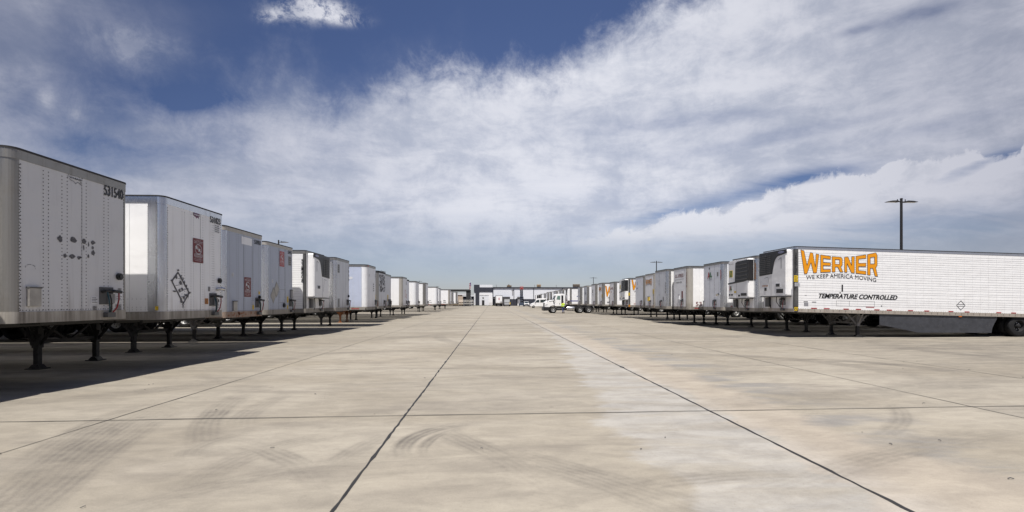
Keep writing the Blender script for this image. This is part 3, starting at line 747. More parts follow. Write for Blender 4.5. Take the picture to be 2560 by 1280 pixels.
def aa_logo(k, fn, u, z, w, h, d=.006):
    for (du, mi) in ((0, 0), (w*.36, 1)):
        a0 = u+du; t = w*.14; ww = w*.55
        poly(k, fn, [(a0, z), (a0+t, z), (a0+ww/2+t/2, z+h), (a0+ww/2-t/2, z+h)], d+mi*.003, mi)
        poly(k, fn, [(a0+ww-t, z), (a0+ww, z), (a0+ww/2+t/2, z+h), (a0+ww/2-t/2, z+h)], d+.0015+mi*.003, mi)
        rect(k, fn, a0+t, z+h*.25, a0+ww-t, z+h*.42, d+.001+mi*.003, mi)
    poly(k, fn, [(u+w*.85, z+h*.12), (u+w*1.05, z+h*.30), (u+w*.92, z+h*.48), (u+w*.80, z+h*.30)], d+.007, 1)
    text(k, 'AA CARRIERS', fn, u, z-h*.22, w, h*.12, d, mi=2)
def round_socket(root, F, post, u, z, r=.075, mat='black'):
    k = MB(); n = 18
    k.prism([(u+r*cos(2*pi*i/n), z+r*sin(2*pi*i/n)) for i in range(n)], F, .004, .05); k.prism([(u+r*.6*cos(2*pi*i/n), z+r*.6*sin(2*pi*i/n)) for i in range(n)], F, .05, .07)
    k.build('electric_socket', mat, root, post)
def doc_box(root, F, post, u0, z0, u1, z1, mat='galv'):
    k = MB(); k.prism([(u0,z0),(u1,z0),(u1,z1),(u0,z1)], F, .002, .055); k.prism([(u0-.01,z1-.02),(u1+.01,z1-.02),(u1+.01,z1+.01),(u0-.01,z1+.01)], F, .002, .065, 1)
    k.build('document_box', [mat, 'dkgrey'], root, post, bevel=.006)
def sticker(root, F, post, rects, name='sticker'):
    for (u0,z0,u1,z1,mt) in rects:
        k = MB(); rect(k, F, u0, z0, u1, z1, .006, 0)
        if mt in ('ink_pale','yellow','orange','grey','orange_dk') and (u1-u0) > .07:   # printed lines
            n = 4; hh = (z1-z0)/(n*2+1)
            for q in range(n): rect(k, F, u0+.015, z0+hh*(2*q+1), u1-.015-(q % 2)*.03, z0+hh*(2*q+1.7), .009, 1)
        k.build(name, [mt, 'ink'], root, post)
def repair_sign(root, F, post, u0, z0, u1, z1, mat='maroon'):
    k = MB(); w, h = u1-u0, z1-z0; rect(k, F, u0, z0, u1, z1, .008, 0)
    f = lambda a, b, d: F(u0+a*w, z0+b*h, d)
    ring(k, f, .5, .56, .33, .205, .022, .012, mi=1)
    for (a, b) in ((.25,.55),(.52,.46)): text(k, 'R', f, a, b, .22, .13, .012, bold=.04, mi=1)
    line(k, f, .46, .50, .54, .70, .012, .012, 1)
    for (a0,b0,a1,b1) in ((.12,.245,.88,.257),(.12,.345,.88,.357),(.12,.245,.15,.357),(.85,.245,.88,.357)): rect(k, f, a0, b0, a1, b1, .012, 1)
    text(k, 'AUTHORIZED', f, .20, .28, .60, .045, .012, mi=1)
    for (s, b, a, ww, hh) in (('USED TRAILER', .86, .05, .9, .035), ('REPAIR SERVICE', .80, .12, .76, .035), ('24 HOUR', .92, .3, .4, .03), ('ST LOUIS MO', .19, .2, .6, .03), ('www.River-Roads.com', .13, .06, .88, .028), ('314-241-2887', .07, .2, .6, .03)):
        text(k, s, f, a, b, ww, hh, .012, mi=1)
    k.build('repair_sign', [mat, 'ink_pale'], root, post)
USMAP = [(0,.75),(.05,.95),(.2,.9),(.45,.92),(.55,.86),(.62,.78),(.68,.74),(.80,.80),(.88,.92),(.93,1.0),(.97,.92),(.90,.74),(.86,.6),(.84,.45),(.78,.32),(.80,.12),(.77,.02),(.70,.18),(.62,.2),(.52,.14),(.46,.0),(.38,.16),(.30,.22),(.16,.24),(.05,.4),(.0,.55)]
def map_logo(root, F, post, u, z, w, h, mat='purple', outline=False):
    k = MB()
    P = [(u+a*w, z+b*h) for a, b in USMAP]
    if outline:
        for i in range(len(P)): line(k, F, *P[i], *P[(i+1) % len(P)], .008, .006, 0)
        poly(k, F, [(u+a*w, z+b*h) for a, b in ((.02,.92),(.5,.93),(.62,.75),(.1,.7))], .005, 2)
    else: poly(k, F, P, .005, 0)
    rect(k, F, u-w*.02, z+h*.36, u+w*.9, z+h*.64, .009, 0 if not outline else 1)
    text(k, 'WABASH', F, u+.01, z+h*.40, w*.84, h*.20, .012, bold=.03, mi=1 if not outline else 0)
    k.build('emblem', [mat, 'ink_pale', 'ink_grey'], root, post)
def number(root, F, post, s, u0, z, u1, h, mat='ink', name='fleet_number'):
    k = MB(); btext(k, s, F, u0, z, u1-u0, h, .009, fat=.004); return k.build(name, mat, root, post)
def vnumber(root, F, post, s, u, ztop, w, h, gap, mat='ink'):
    k = MB(); vtext(k, s, F, u, ztop, w, h, gap, d=.014); return k.build('fleet_number', mat, root, post)
def tape(root, G, post, spans, z, h=.05, name='reflective_tape'):
    k = MB()
    for (a, b) in spans: rect(k, G, a, z, b, z+h, .016)
    k.build(name, 'red', root, post)
def marker(root, F, post, u, z=ZT-.06, mat='amber'):
    k = MB(); k.prism([(u-.05,z-.02),(u+.05,z-.02),(u+.05,z+.02),(u-.05,z+.02)], F, .010, .04); k.build('marker_light', mat, root, post)

# WERNER letters: drawn outlines, with a bulging lower edge
def block_letters(k, fn, tops, bots, us, d, mi_fill, mi_line, t=.018):
    """us: letter (u0,u1); tops/bots: functions of u"""
    def L(u, v): return (u, bots(u)+(tops(u)-bots(u))*v)
    glyph = {
     'W': ([[(0,1),(.17,1),(.36,.36),(.50,.97),(.66,.97),(.80,.33),(.86,1),(1,1)],], None),
    }
    def stroke(P, u0, u1):
        Q = [L(u0+(u1-u0)*a, b) for a, b in P]
        poly(k, fn, Q, d, mi_fill)
        n = len(Q)
        for i in range(n): line(k, fn, *Q[i], *Q[(i+1) % n], t, d+.003, mi_line)
    Wp = [(0,1),(.18,1),(.345,.37),(.52,1),(.66,1),(.80,.30),(.84,1),(1,1),(.87,0),(.70,0),(.56,.52),(.34,0),(.20,0)]
    Ep = [(0,0),(1,0),(1,.17),(.27,.17),(.27,.40),(1,.40),(1,.58),(.27,.58),(.27,.82),(1,.82),(1,1),(0,1)]
    Np = [(0,0),(.26,0),(.26,.58),(.70,0),(1,0),(1,1),(.72,1),(.72,.45),(.36,1),(0,1)]
    Ro = [(0,0),(.28,0),(.28,.33),(.52,.33),(.74,0),(1,0),(.80,.36),(.95,.46),(.95,.88),(.82,1),(0,1)]
    Ri = [(.28,.52),(.68,.52),(.68,.83),(.28,.83)]
    for ch, (u0, u1) in zip('WERNER', us):
        if ch == 'W': stroke(Wp, u0, u1)
        elif ch == 'E': stroke(Ep, u0, u1)
        elif ch == 'N': stroke(Np, u0, u1)
        else:
            # fill the R as a ring of quads round its counter, then outline
            parts = [[(0,0),(.28,0),(.28,1),(0,1)], [(.28,.83),(.90,.83),(.95,.88),(.82,1),(.28,1)], [(.68,.52),(.95,.46),(.95,.88),(.90,.83),(.68,.83)], [(.28,.33),(.52,.33),(.80,.36),(.95,.46),(.68,.52),(.28,.52)], [(.52,.33),(.74,0),(1,0),(.80,.36)]]
            for P in parts: poly(k, fn, [L(u0+(u1-u0)*a, b) for a, b in P], d, mi_fill)
            for P in (Ro, Ri):
                Q = [L(u0+(u1-u0)*a, b) for a, b in P]
                for i in range(len(Q)): line(k, fn, *Q[i], *Q[(i+1) % len(Q)], t, d+.003, mi_line)
def werner(root, fn, post, a0, a1, top_c, bot_c, top_e, bot_e, t=.018, tag_line=True, tagh=.19, ink='ink'):
    """arched word; c = centre height, e = end height"""
    mid = (a0+a1)/2; hw = (a1-a0)/2
    tops = lambda u: top_c+(top_e-top_c)*(abs(u-mid)/hw)**1.7
    bots = lambda u: bot_c+(bot_e-bot_c)*(abs(u-mid)/hw)**1.7
    w = a1-a0; us = [(a0+w*x0, a0+w*x1) for x0, x1 in ((0,.235),(.255,.385),(.405,.545),(.565,.695),(.715,.845),(.865,1.0))]
    k = MB(); block_letters(k, fn, tops, bots, us, .008, 0, 1, t); k.build('lettering', ['orange', ink], root, post)
    if tag_line:
        k = MB(); A0, A1 = a0+.07*w, a1-.02*w
        def arch(x, y):
            u = A0+(A1-A0)*x
            return u, bots(u)-tagh*.45-tagh*(1-y)
        text(k, 'WE KEEP AMERICA MOVING', fn, 0, 0, 1, 1,   .008, arch=arch); k.build('lettering', ink, root, post)

DETC = ([.09], [-1.12, -.71, -.61, -.34, -.23, .09, .19, .62, .73, 1.14])
LG = 'trailers parked along the left side of the yard'
RG = 'trailers parked along the right side of the yard'
KW = dict(group=LG, side=-1)
# ---- left row
trailer('dry_van_trailer', 'white trailer just beyond the left picture edge beside the trailer numbered 531540', 'trailer', X=-8.3, Yfar=7.3, detail=1, nose=False, **KW)
def n1(root, F, post, G):
    map_logo(root, F, post, -.21, 3.80, .34, .20, 'ink', outline=True)
    number(root, F, post, '531540', .62, 3.74, 1.12, .22)
    doc_box(root, F, post, -1.02, 1.42, -.80, 1.76)
    round_socket(root, F, post, 1.0, 2.05)
    k = MB(); r_ = random.Random(3)
    for (u, z, ru, rz_) in ((-.38,2.69,.05,.06),(-.10,2.70,.07,.055),(.14,2.70,.045,.05),(.35,2.71,.05,.04),(.34,2.60,.03,.03),(.35,2.50,.04,.055),(-.28,2.38,.035,.045),(-.13,2.38,.065,.045),(.02,2.37,.035,.035),(.13,2.58,.015,.05),(.24,2.42,.02,.04),(.24,2.66,.015,.05),(.06,2.38,.02,.02)):
        k = MB(); ell(k, F, u, z, ru, rz_, .005, 11, 0, .28, r_); k.build('decal_residue', 'scuff', root, post, label='grey leftover of a removed letter')
    k = MB()
    for i in range(12):
        a = pi*i/11; b = pi*(i+1)/11
        if i % 4 != 2: line(k, F, -.95-.09*cos(a), 2.10+.06*sin(a), -.95-.09*cos(b), 2.10+.06*sin(b), .006, .005)
        k.build('scratch_marks', 'scuff', root, post)
    sticker(root, F, post, [(.30,1.47,.46,1.61,'ink_pale'),(.34,1.33,.44,1.42,'grey'),(.98,1.70,1.08,1.80,'grey'),(.92,1.52,1.10,1.68,'ink_pale'),(.92,1.32,1.08,1.45,'grey'),(.90,1.27,.98,1.30,'ink_grey')])
trailer('dry_van_trailer', 'nearest white trailer nose on the left numbered 531540 with torn grey letter residue', 'trailer', X=-8.09, Yfar=11.03, lift=.15, front='white_dim', cols=DETC, nose=n1, rtop=.16, gladu=.67, **KW)
def n2(root, F, post, G):
    map_logo(root, F, post, -.14, 3.80, .30, .20, 'purple')
    number(root, F, post, '531823', .60, 3.81, 1.10, .18)
    sticker(root, F, post, [(.82,3.55,1.06,3.80,'ink_pale')])
    repair_sign(root, F, post, -.16, 2.62, .29, 3.27)
    k = MB()
    D = [(-.75,2.31),(-.31,1.80),(-.55,1.52),(-.98,2.08)]
    for i in range(4): line(k, F, *D[i], *D[(i+1) % 4], .045, .005)
    line(k, F, -.89,2.18,-.62,2.14,.010,.006); line(k, F, -.84,1.97,-.55,2.02,.010,.006); line(k, F, -.76,1.80,-.42,1.90,.012,.006); line(k, F, -.68,1.68,-.38,1.72,.010,.006)
    r_ = random.Random(9)
    for (u, z, a, b) in ((-.75,2.36,.05,.03),(-.98,2.09,.05,.03),(-.30,1.80,.06,.03),(-.56,1.48,.02,.07),(-.88,1.83,.07,.02),(-.56,2.16,.02,.05),(-.50,2.06,.03,.05),(-.37,1.90,.03,.03),(-.42,1.98,.02,.05),(-.63,2.2,.02,.04),(-.66,2.05,.05,.05),(-.60,1.9,.06,.03),(-.52,1.68,.05,.05),(-.70,1.86,.04,.05),(-.46,1.74,.05,.03),(-.82,2.2,.04,.05),(-.36,1.72,.03,.06),(-.64,1.6,.03,.07)): ell(k, F, u, z, a, b, .009, 9, 0, .5, r_)
    k.build('decal_residue', 'scuff', root, post, label='dark diamond outline left by a torn placard')
    round_socket(root, F, post, 1.04, 2.18)
    k = MB(); k.tube([F(.93,1.93,.0), F(.96,1.95,.10), F(1.04,1.93,.16)], .05, 10); k.build('electric_socket', 'chrome', root, post)
    sticker(root, F, post, [(.36,1.50,.52,1.66,'orange_dk'),(.51,1.86,.61,1.99,'grey'),(.98,1.55,1.05,1.64,'ink'),(.94,1.38,1.06,1.52,'ink_pale')])
def s2(root, G, post, F):
    f = lambda a, b, d: G(1.35-a, b, d)
    map_logo(root, f, post, .0, 1.70, .36, .22, 'purple')
    tape(root, G, post, [(1.05, 1.55), (2.6, 3.1)], ZB+.23)
    sticker(root, f, post, [(1.18,1.36,1.25,1.46,'yellow')])
trailer('dry_van_trailer', 'white trailer numbered 531823 with maroon repair sign and torn black diamond decal', 'trailer', X=-7.92, Yfar=14.45, lift=.09, gear_x=3.24, front='white', sidem='white_clean', corner='alu_bright', rail='alu_bright', cols=([.17], [-1.12,-.59,-.49,-.23,-.12,.17,.28,.71,.79,1.12]), nose=n2, sidefn=s2, rtop=.16, gladu=.74, **KW)
def n3(root, F, post, G):
    number(root, F, post, '53903', .62, 3.76, 1.08, .16); repair_sign(root, F, post, -.08, 1.83, .38, 2.52)
    sticker(root, F, post, [(-.88,2.5,-.74,2.62,'ink_pale'),(.92,1.93,1.04,2.04,'yellow'),(.48,1.38,.6,1.54,'yellow'),(.5,1.56,.6,1.66,'ink_pale')])
    k = MB(); rect(k, F, -.25, 3.66, .45, 3.92, .004); k.build('paint_patch', 'white', root, post, label='paler repainted rectangle'); doc_box(root, F, post, -.82, 1.35, -.6, 1.68); round_socket(root, F, post, .97, 1.83, .06)
    k = MB(); r_ = random.Random(4)
    for i in range(22): k = MB(); ell(k, F, r_.uniform(-1.1,1.1), ZB+r_.uniform(.03,.17), r_.uniform(.02,.06), r_.uniform(.02,.05), .013, 8, 0, .4, r_); k.build('rust_spot', 'gear_or', root, post)
def s3(root, G, post, F): vnumber(root, lambda a, b, d: G(.62-a, b, d), post, '53903', 0, 1.95, .10, .12, .03)
trailer('dry_van_trailer', 'bluish white trailer numbered 53903 with rusty bottom rail', 'trailer', X=-8.60, Yfar=18.3, front='bluewhite_dim', sidem='bluewhite', corner='alu_bright', rail='alu_dirty', brail='rusty', cols=([-.1,.5], [-1.0,-.55,-.45,-.12,-.02,.45,.55,.95]), nose=n3, sidefn=s3, rtop=.12, gladu=.86, **KW)
def n4(root, F, post, G):
    number(root, F, post, '53415', .70, 3.82, 1.08, .15); repair_sign(root, F, post, -.14, 3.20, .32, 3.86, 'redfade')
    k = MB()
    for (u, z) in ((-.72,1.93),(-.42,2.18)):
        poly(k, F, [(u-.26,z-.02),(u,z-.36),(u+.26,z+.02),(u,z+.36)], .005, 1); poly(k, F, [(u-.22,z-.02),(u,z-.30),(u+.22,z+.02),(u,z+.30)], .008, 0)
    k.build('placard_holder', ['galv', 'grey'], root, post, label='dull metal diamond placard')
    sticker(root, F, post, [(-.86,2.46,-.74,2.6,'ink_pale'),(.60,1.62,.74,1.9,'yellow'),(.60,1.34,.72,1.5,'yellow'),(.74,3.30,1.04,3.72,'grey')])
    doc_box(root, F, post, .93, 1.83, 1.10, 2.2, 'grey'); round_socket(root, F, post, .28, 1.5, .10)
    k = MB(); 
    for (a0,b0,a1,b1) in ((-.1,1.62,.45,1.62),(-.1,1.62,-.1,2.2),(-.1,2.2,.45,2.2),(.45,1.62,.45,2.2)): line(k, F, a0,b0,a1,b1,.010,.005)
    k.build('access_panel', 'seam', root, post)
trailer('dry_van_trailer', 'bluish white trailer numbered 53415 with faded red sign and metal diamond placards', 'trailer', X=-9.15, Yfar=22.35, front='bluewhite_dim', sidem='white_clean', corner='alu_bright', rail='alu_dirty', gear='gear_lt', cols=([-.2,.4], [-.95,-.25,-.15,.35,.45,.95]), nose=n4, rtop=.12, gladu=.98, **KW)
def s5(root, G, post, F): vnumber(root, lambda a, b, d: G(.13-a, b, d), post, '531808', 0, 3.7, .12, .16, .03); tape(root, G, post, [(.6,1.1)], ZB+.3)
trailer('refrigerated_trailer', 'refrigerated trailer on the left with black grille, white swoosh cover and grey corner', 'trailer', X=-8.90, Yfar=25.7, front='white_clean', sidem='white_clean', corner='dkgrey', rad=.12, post_w=.0, hlines=True, sidefn=s5, unit=dict(style='swoosh', dep=.32), cap='tar', rtop=.14, gladu=.62, **KW)
def n6(root, F, post, G):
    vnumber(root, F, post, 'H-1-', 1.1, 3.8, .09, .14, .1); round_socket(root, F, post, 1.0, 2.0, .08)
    sticker(root, F, post, [(-.95,3.3,-.62,3.78,'grey'),(-.95,1.35,-.62,1.85,'grey')], 'vent_plate')
trailer('dry_van_trailer', 'streaked white trailer right behind the swoosh refrigerated trailer on the left', 'trailer', X=-8.62, Yfar=29.2, front='white_worn', sidem='white_clean', nose=n6, corner='alu_bright', gladu=.85, cols=([0,.5],[]), **KW)
def n7(root, F, post, G):
    k = MB(); text(k, 'A', F, -.72, 3.35, .18, .2); text(k, 'FL', F, .85, 3.3, .3, .3); k.build('lettering', 'ink_grey', root, post)
    sticker(root, F, post, [(.30,2.35,.62,3.0,'ink_pale'),(1.0,1.75,1.1,2.15,'yellow'),(.97,1.3,1.12,1.7,'ink')])
    marker(root, F, post, -1.0, mat='redlens')
def s7(root, G, post, F):
    k = MB(); f = lambda a, b, d: G(1.85-a, b, d); text(k, 'er', f, 0, 2.85, .95, .48, .006, bold=.04, shear=.35); k.build('lettering', 'ink_pale', root, post)
    tape(root, G, post, [(.5,1.0),(1.3,1.9)], ZB+.05)
trailer('dry_van_trailer', 'pale blue white trailer with white letters er on its side and red nose lamp', 'trailer', X=-8.22, Yfar=34.2, front='greypanel', sidem='bluewhite_mid', corner='white', rail='alu', nose=n7, sidefn=s7, rad=.3, gladu=1.0, **KW)
def n8(root, F, post, G):
    k = MB(); r_ = random.Random(8)
    for i in range(150):
        u = r_.uniform(-.95,.9); z = r_.uniform(2.5,3.85); ell(k, F, u, z, r_.uniform(.02,.09), r_.uniform(.03,.11), .005+.00005*i, 7, 0, .5, r_)
    k.build('decal_residue', 'scuff', root, post, label='black mottled square where a decal peeled away')
trailer('dry_van_trailer', 'white trailer with a black peeled square high on its nose and orange legs', 'trailer', X=-8.93, Yfar=40.4, front='white_worn', sidem='white', rail='tar', nose=n8, gear='gear_or', detail=1, **KW)
def n9(root, F, post, G):
    sticker(root, F, post, [(-.4,1.75,0,2.3,'yellow')]); 
    k = MB(); 
    for i in range(5): k.tube([F(-.6+.3*i,1.9,.1), F(-.55+.3*i,1.5,.16), F(-.5+.3*i,1.25,.08)], .025, 5)
    k.build('air_hose', 'black', root, post)
trailer('dry_van_trailer', 'grey white trailer with yellow tag and dangling hoses behind the peeled square trailer', 'trailer', X=-9.35, Yfar=44.6, front='white_worn', sidem='white', nose=n9, detail=1, **KW)
def n10(root, F, post, G):
    k = MB(); text(k, 'US', F, -.1, 2.1, .35, .8); text(k, 'X', F, .6, 2.0, .4, .5); k.build('lettering', 'redfade', root, post)
    sticker(root, F, post, [(.5,3.4,.75,3.75,'grey')])
trailer('dry_van_trailer', 'white trailer with tan nose corner and faint red letters in the left row', 'trailer', X=-8.72, Yfar=49.4, front='greypanel', sidem='white_clean', corner='alu_dirty', nose=n10, detail=1, rad=.3, **KW)
trailer('dry_van_trailer', 'dark capped trailer mostly hidden behind the tan cornered one in the left row', 'trailer', X=-9.30, Yfar=54.0, front='bluewhite', sidem='white', rail='tar', detail=1, **KW)
def sdec(u, w, h, z=1.35):
    def s_(root, G, post, F):
        f = lambda a, b, d: G(2.2-a, b, d); sticker(root, f, post, [(u,z+.2,u+w,z+.2+h,'ink'),(u,z+.5,u+w*.8,z+.5+h,'ink')]); tape(root, G, post, [(.9,1.8)], ZB+.05)
    return s_
trailer('dry_van_trailer', 'rounded white trailer with two small dark side decals in the left row', 'trailer', X=-8.95, Yfar=59.0, front='greypanel', sidem='white_clean', corner='white', sidefn=sdec(1.0,.5,.12), detail=1, rad=.35, **KW)
trailer('dry_van_trailer', 'white trailer before the long gap in the left row, tan corner', 'trailer', X=-8.49, Yfar=63.9, front='greypanel', sidem='white_clean', corner='alu', sidefn=sdec(.9,.6,.15), detail=1, rad=.35, **KW)
trailer('dry_van_trailer', 'white trailer just beyond the long gap in the left row', 'trailer', X=-8.9, Yfar=80.0, front='greypanel', sidem='white_clean', corner='white', sidefn=sdec(.9,.5,.05), detail=1, rad=.3, **KW)
trailer('dry_van_trailer', 'narrow sliver of white trailer beyond the gap in the left row', 'trailer', X=-9.3, Yfar=87.4, front='greypanel', sidem='white_clean', corner='white', detail=1, **KW)
trailer('dry_van_trailer', 'white trailer with brown corner, third from the far end of the left row', 'trailer', X=-8.25, Yfar=96.8, front='greypanel', sidem='white_clean', corner='alu_dirty', sidefn=sdec(.9,.6,.12), detail=1, rad=.35, **KW)
trailer('dry_van_trailer', 'second to last trailer in the left row with dark nose marks', 'trailer', X=-8.75, Yfar=110, front='white_worn', sidem='white_clean', detail=1, **KW)
trailer('dry_van_trailer', 'last trailer in the left row beside the dark gate canopy', 'trailer', X=-8.5, Yfar=120, front='greypanel', sidem='white_clean', detail=1, **KW)

# ---- right row
KW = dict(group=RG, side=1)
def s_r1(root, G, post, F):
    werner(root, G, post, .26, 3.97, 3.70, 3.02, 3.98, 2.86)
    k = MB(); btext(k, 'TEMPERATURE CONTROLLED', G, 1.13, 1.80, 3.80, .21, .008, shear=.32, fat=.009); k.build('lettering', 'ink', root, post)
    vnumber(root, G, post, '29273', .03, 3.84, .10, .14, .035, 'ink')
    k = MB(); rect(k, G, -.06, 1.16, .14, 1.40, .014, 0); text(k, "53'", G, -.05, 1.19, .18, .18, .018, bold=.03, mi=1); k.build('length_mark', ['ink', 'yellow'], root, post)
    sticker(root, G, post, [(-.06,2.52,.12,2.80,'yellow'),(-.02,2.31,.24,2.47,'ink_pale')])
    for q in ((2.22,2.12,2.29,2.44),(2.12,2.04,2.18,2.09),(.40,1.60,.60,1.63),(.80,1.60,1.0,1.62),(.45,1.90,.55,1.91),(4.13,1.49,4.19,1.52)):
        k = MB(); rect(k, G, *q, .008); k.build('side_mark', 'ink', root, post)
    k = MB(); rect(k, G, .42, 1.42, .62, 1.56, .008); k.build('data_plate', 'ink_grey', root, post)
    k = MB(); D = [(7.86,1.62),(8.07,1.40),(8.29,1.62),(8.08,1.84)]
    for i in range(4): line(k, G, *D[i], *D[(i+1) % 4], .022, .008)
    line(k, G, 7.90,1.66,8.25,1.66,.014,.008); line(k, G, 7.90,1.58,8.25,1.58,.014,.008); k.build('placard_holder', 'dkgrey', root, post, label='empty diamond placard holder')
    k = MB()
    for (a0,b0,a1,b1) in ((1.97,1.46,3.82,1.46),(1.97,1.70,3.82,1.70),(1.97,1.46,1.97,1.70),(3.82,1.46,3.82,1.70),(2.6,1.46,2.6,1.70)): line(k, G, a0,b0,a1,b1,.009,.008)
    k.build('access_panel', 'seam', root, post)
    tape(root, G, post, [(.75,1.03),(1.36,1.64),(2.30,2.56),(2.90,3.16),(3.80,4.06),(4.40,4.66),(5.45,5.70),(6.25,6.5),(7.45,7.7),(8.25,8.5),(9.85,10.1),(10.6,10.85),(12,12.3),(13.5,13.8)], ZB+.17, .042)
    k = MB(); rect(k, G, 3.4, 1.42, 3.8, 1.45, .010); k.build('reflective_tape', 'red', root, post)
    x = .3; k = MB()
    while x < 12:
        for z_ in (ZB+.05, ZB+.10): k.box(x, -TW-.016, z_, x+.02, -TW-.010, z_+.02)
        x += .30
    k.build('rail_bolts', 'rivet', root, post)
trailer('refrigerated_trailer', 'long white refrigerated trailer on the right with big arched orange letters and TEMPERATURE CONTROLLED', 'trailer', X=13.85, Yfar=23.1, lift=.06, drop=.22, front='greypanel', sidem='white_clean', corner='dkgrey', rail='alu_bright', brail='rail_tan', rad=.15, post_w=.0, hlines=True, sidefn=s_r1, unit=dict(style='swoosh', mirror=True, dep=.28), gear='gear_lt', gear_x=3.36, axle=(11.1, 12.35), rim='rubber', skirt=True, rtop=.10, rbot=.16, gladu=.42, **KW)
def s_r2(root, G, post, F): vnumber(root, lambda u, z, d: F(1.2+u, z, d+.0), post, '53308', 0, 3.75, .12, .16, .02, 'orange_dk')
trailer('refrigerated_trailer', 'refrigerated trailer beside the orange lettered one with louvred window and red green AA mark', 'trailer', X=14.15, Yfar=26.75, front='white', sidem='white_clean', corner='alu_bright', sidefn=s_r2, unit=dict(style='louvre', dep=.32, aa=True), rad=.2, gladu=.45, **KW)
def n_r3(root, F, post, G):
    k = MB(); aa_logo(k, F, -.60, 3.15, .62, .42); k.build('emblem', ['red', 'green', 'ink_grey'], root, post)
    k = MB(); poly(k, F, [(-.42,3.86),(-.26,3.86),(-.28,3.78),(-.34,3.73),(-.40,3.78)], .005); k.build('emblem', 'ink', root, post)
    sticker(root, F, post, [(.68,3.25,.86,3.52,'grey')]); vnumber(root, F, post, '53307', 1.16, 3.62, .10, .11, .015, 'redfade')
    k = MB(); k.tube([F(.88,2.15,0), F(.9,2.13,.12)], .05, 10); k.tube([F(.9,2.13,.12), F(.98,2.08,.16)], .07, 10, 1); k.build('electric_socket', ['black', 'chrome'], root, post)
    doc_box(root, F, post, -1.15, 1.42, -1.05, 1.72, 'grey')
def s_r3(root, G, post, F): vnumber(root, lambda a, b, d: G(a+.32, b, d), post, '5307', -.28, 2.3, .08, .10, .02, 'ink_grey'); tape(root, G, post, [(.55,.95)], ZB+.23)
trailer('dry_van_trailer', 'white dry trailer on the right with a large red and green AA mark', 'trailer', X=14.1, Yfar=30.4, front='bluewhite', sidem='white', corner='alu_bright', nose=n_r3, sidefn=s_r3, cols=([-.3,.35],[-.9,-.35,-.25,.30,.40,.9]), rad=.2, gladu=.42, **KW)
def n_r4(root, F, post, G):
    k = MB(); text(k, 'U.S. XPRESS', F, -.84, 3.40, 1.5, .26, bold=.02, shear=.15); k.build('lettering', 'maroon', root, post)
    k = MB(); line(k, F, -.85, 3.25, .72, 3.27, .02); line(k, F, -.85, 3.25, -.88, 2.98, .04); k.build('underline', 'ink', root, post); k = MB(); text(k, '800-251-6291', F, -.6, 3.0, .95, .11, bold=.02); k.build('lettering', 'ink', root, post)
    for q in ((.82,3.95,.82,3.45,.02),(-.25,1.6,.1,2.1,.01),(-.4,1.6,-.12,2.05,.01)): k = MB(); line(k, F, *q); k.build('scratch', 'ink', root, post)
    k = MB(); rect(k, F, .30, 1.92, .56, 2.42, .006); k.build('sticker', 'maroon', root, post)
    sticker(root, F, post, [(.30,1.5,.62,1.9,'ink')]); doc_box(root, F, post, -.15, 1.85, 0, 2.15, 'white')
    vnumber(root, F, post, '203573', 1.16, 3.72, .13, .15, .03, 'maroon')
def s_r4(root, G, post, F):
    k = MB(); text(k, '53', G, .60, 1.36, .42, .30, .008, bold=.01); k.build('length_mark', 'maroon', root, post); tape(root, G, post, [(.5,.85),(1.3,1.6)], ZB+.06)
trailer('dry_van_trailer', 'white trailer on the right with maroon slanted lettering and vertical number 203573', 'trailer', X=13.52, Yfar=34.1, front='greypanel', sidem='white_clean', corner='alu_dirty', nose=n_r4, sidefn=s_r4, rad=.24, post_w=.4, gladu=.40, **KW)
def n_r5(root, F, post, G):
    k = MB(); line(k, F, -.25, ZB+.25, -.25, 3.9, .014)
    for z in (3.3, 3.05, 2.2): ell(k, F, -.26, z, .035, .10, .007)
    k.build('torn_seam', 'scuff', root, post); vnumber(root, F, post, '5393', 1.05, 3.15, .10, .16, .06); sticker(root, F, post, [(.55,1.75,.72,2.05,'grey'),(-.05,1.6,.05,1.78,'ink')])
trailer('dry_van_trailer', 'worn white trailer on the right with vertical number 5393 and torn seam', 'trailer', X=13.2, Yfar=37.1, front='white_worn', sidem='white_clean', corner='alu_bright', nose=n_r5, rad=.2, gladu=.2, **KW)
def n_r6(root, F, post, G):
    werner(root, F, post, -.95, .62, 3.62, 3.28, 3.70, 3.12, .012, tagh=.07, ink='ink')
    sticker(root, F, post, [(.88,2.35,1.18,2.75,'yellow')]); doc_box(root, F, post, -.35, 1.75, .12, 2.12, 'yellow')
    k = MB(); poly(k, F, [(-.95,1.9),(-.85,2.15),(-.8,1.95),(-.88,1.7)], .006); k.build('nose_mark', 'ink', root, post)
    vnumber(root, F, post, '153075', 1.05, 2.32, .12, .13, .02); sticker(root, F, post, [(.8,1.15,1.15,1.35,'orange_dk')])
trailer('dry_van_trailer', 'white trailer on the right with small orange letters and yellow tag on a tan corner', 'trailer', X=14.0, Yfar=42.0, front='greypanel', sidem='white', corner='alu_dirty', rail='alu_dirty', nose=n_r6, rad=.24, post_w=.4, gladu=.3, **KW)
def n_r7(root, F, post, G):
    k = MB(); text(k, 'HUB', F, -.9, 2.9, .5, .15); text(k, '5', F, -.7, 3.3, .2, .3); k.build('lettering', 'blue', root, post)
trailer('dry_van_trailer', 'bluish white trailer wedged behind the small orange lettered one', 'trailer', X=14.25, Yfar=45.6, front='bluewhite', sidem='white', nose=n_r7, detail=1, **KW)
def s_r8(root, G, post, F):
    werner(root, G, post, .26, 3.97, 3.70, 3.02, 3.98, 2.86); sticker(root, G, post, [(-.08,2.3,.10,2.6,'yellow'),(-.05,1.15,.12,1.36,'orange')])
    tape(root, G, post, [(.5,.9),(1.4,1.8)], ZB+.3)
